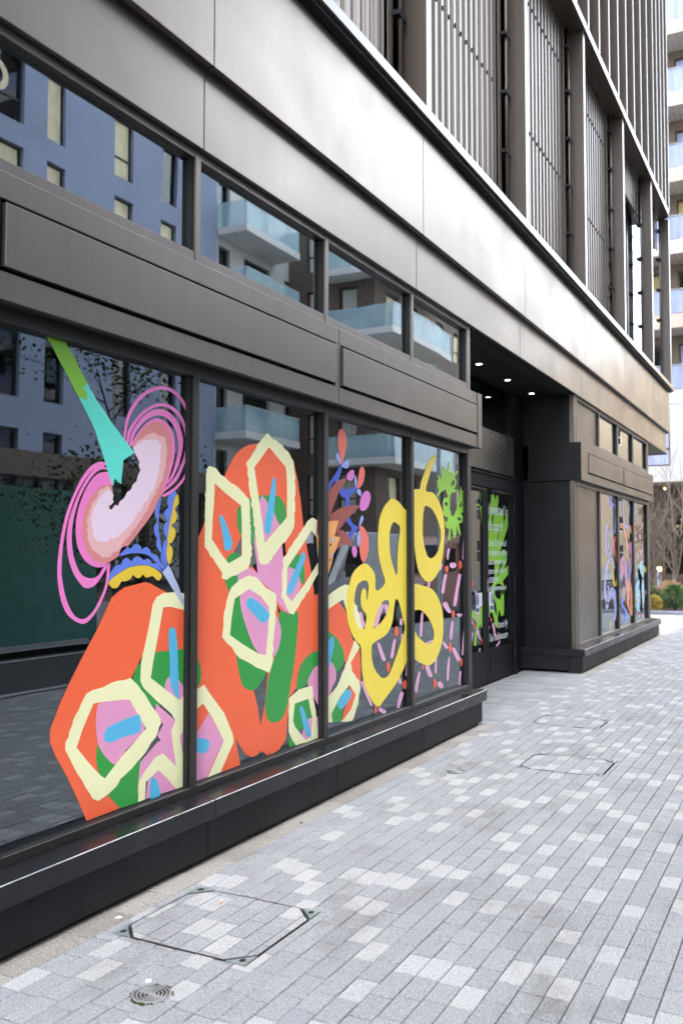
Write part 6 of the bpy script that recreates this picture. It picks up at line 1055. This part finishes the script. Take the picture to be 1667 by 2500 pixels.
def branch_tree(name, loc, label, h, nl, seed, bark, leafmat, spread=.8, twig=False, stems=1, group=None, lsize=.035, droop=.0, clear=.28):
    rnd = random.Random(seed); root = thing(name, loc, label, 'tree', group); wood = MB(); lv = MB(); x0, y0, z0 = loc; tips = []
    def grow(p, d, ln, r_, lev):
        n = 4; pts = [p.copy()]; q = p.copy(); dd = d.copy()
        for k in range(n):
            dd = (dd+Vector((rnd.uniform(-1, 1), rnd.uniform(-1, 1), rnd.uniform(-.5, .6)-droop*lev*.3))*.16).normalized(); q = q+dd*ln/n; pts.append(q.copy())
        wood.tube(pts, [r_*(1-.75*k/n) for k in range(n+1)], 6 if lev < 2 else 4, False)
        if lev >= 3 or ln < .22: tips.append((pts[-1], dd)); tips.append((pts[2], dd)); return
        for k in range(5 if lev == 0 else 4 if lev == 1 else 3):
            tt = rnd.uniform(clear if lev == 0 else .2, 1); f = tt*n; i = min(n-1, int(f)); b = pts[i].lerp(pts[i+1], f-i)
            a = rnd.uniform(0, 6.28); side = Vector((math.cos(a), math.sin(a), rnd.uniform(.1, .7)-droop*.5*lev)).normalized()
            grow(b, (dd*.45+side*spread).normalized(), ln*rnd.uniform(.42, .62), r_*.48*(1-.5*tt), lev+1)
        tips.append((pts[-1], dd))
    for s in range(stems):
        a = rnd.uniform(0, 6.28); off = Vector((math.cos(a)*.12, math.sin(a)*.12, 0))*(stems > 1)
        lean = Vector((math.cos(a)*.12, math.sin(a)*.12, 1)).normalized() if stems > 1 else Vector((.02, .03, 1)).normalized()
        b0 = Vector((x0, y0, z0-.05))+off
        grow(b0, lean, h*.55, h*.011, 0); 
        for _ in range(6):
            zz = rnd.uniform(.35, .95); a2 = rnd.uniform(0, 6.28)
            grow(b0+lean*h*.55*zz, Vector((math.cos(a2)*spread, math.sin(a2)*spread, .8)).normalized(), h*.26, h*.004, 1)
        grow(b0+lean*h*.5, lean, h*.45, h*.006, 0)
    wood.build('trunk', bark, root, smooth=True, fix=False)
    if nl:
        for k in range(nl):
            p, d = rnd.choice(tips); c = p+Vector((rnd.gauss(0, .16), rnd.gauss(0, .16), rnd.gauss(0, .16)))
            u = Vector((rnd.uniform(-1, 1), rnd.uniform(-1, 1), rnd.uniform(-1, .3))).normalized(); v2 = u.orthogonal().normalized(); s = lsize*rnd.uniform(.6, 1.3)
            lv.quad(c-v2*s*.5, c+u*s*.7, c+v2*s*.5, c-u*s*.7)
        lv.build('crown', leafmat, root, fix=False)
    elif twig:
        for k in range(320):
            p, d = rnd.choice(tips); c = p.copy(); dd = (d+Vector((rnd.uniform(-1, 1), rnd.uniform(-1, 1), rnd.uniform(-.6, .9)))*.6).normalized(); e = c+dd*rnd.uniform(.2, .5)
            w_ = dd.orthogonal().normalized()*.0028; lv.quad(c-w_, c+w_, e)
        lv.build('crown', bark, root, fix=False)
    return root
branch_tree('street_tree', (8.9, -4.7, 0), 'slender leafy street tree mirrored behind the trumpet flower', 4.3, 2200, 3, 'bark_dark', 'leaf_green', .75, lsize=.045)
branch_tree('street_tree', (96, -12, 0), 'olive green street tree mirrored in the far shop windows', 6.0, 1500, 8, 'bark_dark', 'leaf_russet', .75, lsize=.16)

# ================================================================== TOWER AT THE END
plain('tower_white', (.48, .48, .48), .6, 0, .4, .03); plain('tower_beige', (.44, .37, .31), .6, 0, .4, .04); plain('tower_soffit', (.30, .27, .24), .8); plain('bronze_frame', (.10, .065, .035), .4, .4); plain('lobby_brown', (.055, .036, .024), .5, 0, .4); plain('rail_steel', (.30, .33, .38), .4, .4); plain('curtain_blue', (.36, .42, .66), .7, 0, .3, .2, (12, 12, .3)); plain('wall_brown', (.13, .10, .075), .7)
plain('rail_lilac', (.40, .47, .74), .3, 0, .5, .25, (5, 5, .5)); M['rail_lilac'].node_tree.nodes['Principled BSDF'].inputs['Alpha'].default_value = .7
plain('curtain_warm', (.42, .36, .16), .7, 0, .3, .2, (8, 8, .4))
T = thing('apartment_tower', (43, 0, 0), 'tall apartment tower with white and beige balcony slabs at the end of the street', 'building')
TX, TW = 42.0, 43.6; Y_A, Y_B = 1.0, 16.0
levels = [8.86, 12.22, 15.52, 18.75, 22.18, 25.45, 28.8, 32.1, 35.4, 38.7]
ops = []
for z in levels:
    y = 1.15
    while y < 9: ops.append((y, y+1.25, z+.12, z+2.35)); y += 1.75
facade('x', TW, Y_A, Y_B, 8.2, 42, ops, .25).build('wall', 'wall_brown', T)
for k, o in enumerate(ops): window('x', TW, *o, .25, T, 'bronze_frame', ('curtain_blue', 'far_glass', 'curtain_warm', 'curtain_blue')[k % 4], .07)
for i, z in enumerate(levels):
    s_ = MB().box(TX, TW-.003, Y_A, Y_B, z-.62, z).build('balcony', 'tower_white' if i % 2 == 0 else 'tower_beige', T, .01)
    sf = MB()
    y = Y_A+.02
    while y < Y_B-.1: sf.box(TX+.06, TW-.02, y, y+.22, z-.635, z-.6205); y += .24
    o = sf.build('soffit_board', 'tower_soffit'); o.parent = s_; o['kind'] = 'stuff'
    rl = MB().box(TX+.04, TX+.08, Y_A, Y_B, z+1.08, z+1.12)
    y = Y_A+.03
    while y < Y_B: rl.box(TX+.05, TX+.065, y, y+.014, z+.001, z+1.08); y += .11
    o = rl.build('railing', 'rail_steel'); o.parent = s_
    o = MB().box(TX+.068, TX+.074, Y_A, Y_B, z+.05, z+1.05).build('rail_panel', 'rail_lilac'); o.parent = s_
MB().box(TW+.3, TW+14, Y_A, Y_B, 8.2, 42).build('body', 'tower_white', T)
ops = [(2.62, 3.9, 5.53, 8.1)]
facade('x', TX+.02, Y_A, Y_B, 4.83, 8.24, ops, .3).build('white_wall', 'tower_white', T)
for o in ops: window('x', TX+.02, *o, .3, T, 'bronze_frame', 'curtain_blue', .08, .3)
MB().box(TX+.35, TW+14, Y_A, Y_B, 4.84, 8.19).build('body', 'tower_white', T)
MB().box(TX+.02, TX+6, Y_A, Y_B, 4.72, 4.829).build('lobby_soffit', 'lobby_brown', T)
LX = 44.0
MB().box(LX, LX+.2, 3.32, Y_B, 0, 4.72).build('lobby_panel', 'lobby_brown', T); MB().box(LX, LX+.2, Y_A, 3.32, 3.45, 4.72).build('lobby_panel', 'lobby_brown', T); MB().box(LX, LX+.2, Y_A, 3.32, 0, .75).build('lobby_panel', 'lobby_brown', T)
for y in (3.24, 2.76, 1.6): MB().box(LX-.05, LX+.1, y-.05, y+.05, .3, 3.45).build('lobby_mullion', 'bronze_frame', T)
MB().box(LX+.05, LX+.06, Y_A, 3.3, .75, 3.45).build('lobby_pane', 'far_glass', T)
plain('lobby_back', (.26, .20, .15), .8); MB().box(LX+5, LX+5.1, Y_A, Y_B, 0, 4.7).build('lobby_back_wall', 'lobby_back', T)
plain('warm_glow', (1, .7, .4), .4); b = M['warm_glow'].node_tree.nodes['Principled BSDF']; b.inputs['Emission Color'].default_value = (1, .55, .22, 1); b.inputs['Emission Strength'].default_value = .9
for y, z, x, r_ in ((3.07, 4.62, 43.4, .05), (2.95, 3.0, 46.5, .07), (2.72, 3.3, 46, .06), (2.9, 2.6, 45.2, .09), (2.2, 2.9, 46, .07), (1.2, 3.0, 46, .07)):
    MB().lathe((x, y, z), [(0, -r_), (r_*.8, -r_*.6), (r_, 0), (r_*.8, r_*.6), (0, r_)], 10).build('lobby_light', 'warm_glow', T, smooth=True)
# ================================================================== PLANTED BED
plain('soil', (.05, .035, .025), .95, 0, .1, .4, (20, 20, 20)); plain('bed_kerb', (.30, .32, .38), .7); plain('shrub_green', (.05, .13, .03), .6, 0, .3, .6, (5, 5, 5)); plain('shrub_olive', (.13, .15, .06), .7, 0, .3, .4, (5, 5, 5)); plain('shrub_gold', (.40, .29, .05), .7, 0, .3, .4, (5, 5, 5)); plain('grass_straw', (.42, .27, .15), .8, 0, .3, .3, (5, 5, 5)); plain('birch_bark', (.22, .18, .15), .8, 0, .3, .35, (20, 20, 6))
bed = thing('planting_bed', (28.5, 0, 0), 'kerbed planting bed before the tower lobby', 'planter')
MB().box(26.4, 26.52, -4, 4.5, -.1, .1).build('kerb', 'bed_kerb', bed, .01); MB().box(26.52, 33, -4, 4.5, -.1, .07).build('soil', 'soil', bed)
def shrub(loc, label, rx, h, mat, n, seed, grp=None, up=.4, ls=.045):
    rnd = random.Random(seed); t_ = thing('shrub', loc, label, 'shrub', grp); lv = MB(); st = MB()
    for k in range(14):
        a = rnd.uniform(0, 6.28); q = rnd.uniform(.2, .8)*rx; st.tube([(loc[0], loc[1], .05), (loc[0]+math.cos(a)*q, loc[1]+math.sin(a)*q, h*rnd.uniform(.5, .95))], [.008, .003], 4, False)
    for k in range(n):
        z = rnd.uniform(.06, 1)**.8; wv = math.sin(math.pi*min(1, z*.85+.12))**.6; a = rnd.uniform(0, 6.28); q = rx*wv*rnd.uniform(.35, 1)**.5*(1+.25*math.sin(3*a+seed)); c = Vector((loc[0]+math.cos(a)*q, loc[1]+math.sin(a)*q, .06+z*h))
        u = Vector((math.cos(a)*.6+rnd.uniform(-.5, .5), math.sin(a)*.6+rnd.uniform(-.5, .5), up+rnd.uniform(-.3, .8))).normalized(); v2 = u.orthogonal().normalized(); s = ls*rnd.uniform(.6, 1.4)
        lv.quad(c-v2*s*.3, c+u*s, c+v2*s*.3, c-u*s*.6)
    st.build('stem', 'bark_dark', t_, fix=False); lv.build('foliage', mat, t_, fix=False); return t_
shrub((27.3, .55, .07), 'dense bright green shrub at the front of the planting bed', .34, .72, 'shrub_green', 1900, 1)
shrub((27.35, -.15, .07), 'bright green shrub at the picture edge beside the dense one', .34, .70, 'shrub_green', 1700, 2)
shrub((27.05, 1.12, .07), 'low golden shrub against the bed kerb beside the far shop', .33, .42, 'shrub_gold', 1500, 3)
shrub((27.9, 1.28, .07), 'olive feathery shrub behind the golden one', .36, .62, 'shrub_olive', 1500, 4, None, .8, .06)
shrub((29.2, .95, .07), 'straw coloured grass clump behind the green shrub', .5, .74, 'grass_straw', 1300, 5, None, 1.2, .08)
shrub((29.3, -.1, .07), 'straw coloured grass clump at the picture edge', .5, .70, 'grass_straw', 1300, 6, None, 1.2, .08)
branch_tree('birch_tree', (30.0, 1.62, .05), 'bare multi stemmed birch close to the far shop corner', 4.6, 0, 21, 'birch_bark', None, .5, True, 3, 'bare birches in the bed', clear=.2)
branch_tree('birch_tree', (31.2, 1.25, .05), 'bare birch behind the bollard light', 4.8, 0, 22, 'birch_bark', None, .5, True, 2, 'bare birches in the bed', clear=.2)
branch_tree('birch_tree', (29.6, -.55, .05), 'bare birch leaning in at the picture edge', 4.6, 0, 23, 'birch_bark', None, .6, True, 2, 'bare birches in the bed', clear=.2)
bo = thing('bollard_light', (32, 1.66, .05), 'short grey bollard with a warm lit head in the planting bed', 'bollard')
MB().tube([(32, 1.66, .02), (32, 1.66, 1.1)], .075, 14).build('post', 'bed_kerb', bo); MB().lathe((32, 1.66, 0), [(.07, 1.101), (.07, 1.22)], 14).build('lamp', 'warm_glow', bo, fix=False); MB().tube([(32, 1.66, 1.221), (32, 1.66, 1.26)], .075, 14).build('cap', 'bed_kerb', bo)
